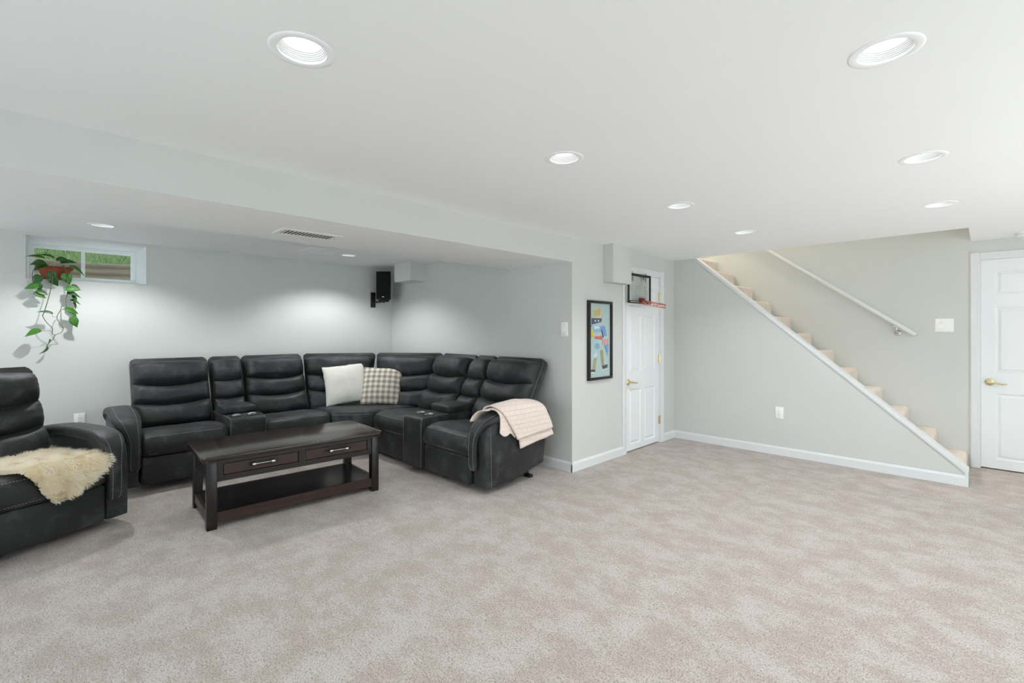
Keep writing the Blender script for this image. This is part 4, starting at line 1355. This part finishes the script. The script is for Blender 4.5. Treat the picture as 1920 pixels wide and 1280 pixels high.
vine([(PX, .10, 1.925), (XB + .02, .12, 1.95), (XB + .08, .135, 1.86), (XV, .146, 1.735), (XV + .02, .131, 1.636), (XV + .02, .131, 1.558), (XV, .093, 1.528), (XV + .02, .072, 1.455), (XV + .03, .11, 1.377), (XV, .10, 1.33), (XV - .02, .061, 1.305), (XV - .03, .045, 1.265), (XV - .03, .02, 1.235), (XV - .03, .0, 1.185)], .0034)
vine([(PX, -.02, 1.925), (XB + .01, -.05, 1.945), (XB + .06, -.08, 1.88), (XV, -.085, 1.80), (XV, -.075, 1.74), (XV + .01, -.05, 1.68), (XV, -.075, 1.64), (XV - .02, -.11, 1.64)], .0030)
vine([(XV, .041, 1.335), (XV + .02, .01, 1.345), (XV + .03, -.035, 1.343)], .0018)
vine([(XV + .02, .131, 1.552), (XV + .03, .16, 1.50), (XV + .03, .185, 1.465)], .0018)
vine([(XV + .01, .075, 1.47), (XV + .03, .045, 1.47), (XV + .03, .04, 1.50)], .0016)
def leaf_mesh(len_, wid, fold, curl):
    bm = B()
    N = 8
    prof = [0.0, .62, .92, 1.0, .92, .74, .50, .24, 0.0]
    rows = []
    for k in range(N + 1):
        f = k / N
        y = len_ * (f - .06 * sin(pi * min(1, f * 3)) * 0)
        hw = wid / 2 * prof[k]
        zc_ = -curl * len_ * f * f
        back = -.10 * len_ * (1 if k == 1 else .4 if k == 2 else 0)
        rows.append([(-hw, y + back, zc_ + fold * hw), (-hw * .5, y + back * .4, zc_ + fold * hw * .35), (0, y, zc_), (hw * .5, y + back * .4, zc_ + fold * hw * .35), (hw, y + back, zc_ + fold * hw)])
    vr = []
    for r in rows:
        vr.append([bm.verts.new(p) for p in r])
    for a_, c_ in zip(vr, vr[1:]):
        for i in range(4):
            try: bm.faces.new([a_[i], a_[i + 1], c_[i + 1], c_[i]])
            except ValueError: pass
    bmesh.ops.remove_doubles(bm, verts=bm.verts, dist=1e-5)
    ext = bmesh.ops.solidify(bm, geom=bm.faces[:], thickness=.0012)
    bmesh.ops.recalc_face_normals(bm, faces=bm.faces)
    me = bpy.data.meshes.new('leaf'); bm.to_mesh(me); bm.free()
    me.polygons.foreach_set('use_smooth', [True] * len(me.polygons))
    return me
LM = []
for (fo_, cu_) in ((.35, .25), (.55, .45), (.15, .15)):
    for mt in (LEAF, LEAFD):
        me = leaf_mesh(1.0, .78, fo_, cu_); me.materials.append(mt); LM.append(me)
def leaf(p, size, tip, face, k, wide=1.0):
    """p: stalk point (world), tip: direction of the leaf's length, face: direction its upper side looks"""
    o = bpy.data.objects.new('leaf', LM[k % len(LM)])
    C.objects.link(o); o.parent = pl
    yv = Vector(tip).normalized(); zv = Vector(face); zv = (zv - yv * zv.dot(yv)).normalized(); xv = yv.cross(zv)
    R = Matrix((xv, yv, zv)).transposed()
    o.location = Vector(p) - Vector((PX, PY, PZ))
    o.rotation_euler = R.to_euler(); o.scale = (size * wide, size, size)
D = (0, 0, -1)
cam_side = (.9, -.3, .35)
specs = [  # stalk point, size, tip direction, facing
    ((XB + .02, -.01, 2.00), .12, (.25, -1, .25), (.5, .1, .85), 0, .5), ((XB + .03, .055, 2.01), .11, (.35, -.9, .35), (.3, .5, .8), 1, .35), ((XB + .03, .065, 1.985), .11, (.35, .9, .20), (.6, -.2, .8), 3, .9),
    ((XB + .02, .095, 1.97), .12, (.1, .9, .25), (.7, -.4, .6), 1, .6), ((XB + .05, -.005, 1.955), .10, (.3, -.9, -.1), (.8, -.2, .5), 1, .9), ((XB + .04, .01, 1.945), .10, (.4, -.8, -.35), (.8, -.2, .5), 3, .9),
    ((XB + .04, .15, 1.935), .13, (.25, .95, -.25), (.4, -.1, .9), 2, .3), ((XB + .07, .03, 1.88), .095, (.2, .25, -.9), cam_side, 3, 1.0), ((XB + .07, .135, 1.875), .105, (.2, .1, -1), cam_side, 2, 1.0),
    ((XB + .07, -.03, 1.84), .10, (.1, -.5, -.9), cam_side, 1, 1.0), ((XB + .07, .03, 1.835), .095, (.1, .5, -.9), cam_side, 3, .95), ((XV, -.06, 1.785), .09, (.1, .3, -.9), cam_side, 5, .9),
    ((XV + .01, -.045, 1.745), .095, (.1, -1, -.25), cam_side, 0, .85), ((XV + .01, -.06, 1.70), .08, (.1, .9, -.35), cam_side, 5, .8), ((XV + .01, -.075, 1.685), .09, (.1, .85, -.5), cam_side, 0, .7),
    ((XV + .02, .165, 1.762), .075, (.2, 1, -.25), (.5, .2, .8), 3, .35), ((XV + .02, .125, 1.725), .10, (.2, 1, .05), cam_side, 0, .8), ((XV + .02, .135, 1.685), .10, (.2, 1, -.1), (.7, -.2, .7), 3, .6),
    ((XV + .02, .17, 1.67), .08, (.2, .45, -.9), (.6, .5, .5), 1, .7), ((XV + .02, .155, 1.625), .085, (.2, .9, -.3), (.6, .2, .7), 1, .6), ((XV + .02, .17, 1.605), .07, (.2, .6, -.75), (.4, .6, .6), 3, .5),
    ((XV + .02, .125, 1.545), .095, (.2, .95, -.35), cam_side, 2, .75), ((XV + .02, .165, 1.52), .08, (.2, .55, -.85), (.6, .5, .5), 0, .6), ((XV + .03, .175, 1.475), .105, (.1, .25, -1), cam_side, 0, .85),
    ((XV + .03, .045, 1.495), .105, (.2, -1, .35), (.5, .3, .8), 1, .4), ((XV + .03, -.03, 1.345), .115, (.15, -1, -.35), (.7, .0, .7), 0, .75), ((XV - .03, .005, 1.205), .085, (.1, -.25, -1), (.3, .9, .2), 3, .28),
    ((XV - .04, .02, 1.27), .06, (.1, .1, -1), (.3, .9, .2), 3, .3),
]
for i, (p, sz, tp, fc, k, wd) in enumerate(specs):
    leaf(p, sz, tp, fc, k, wd)
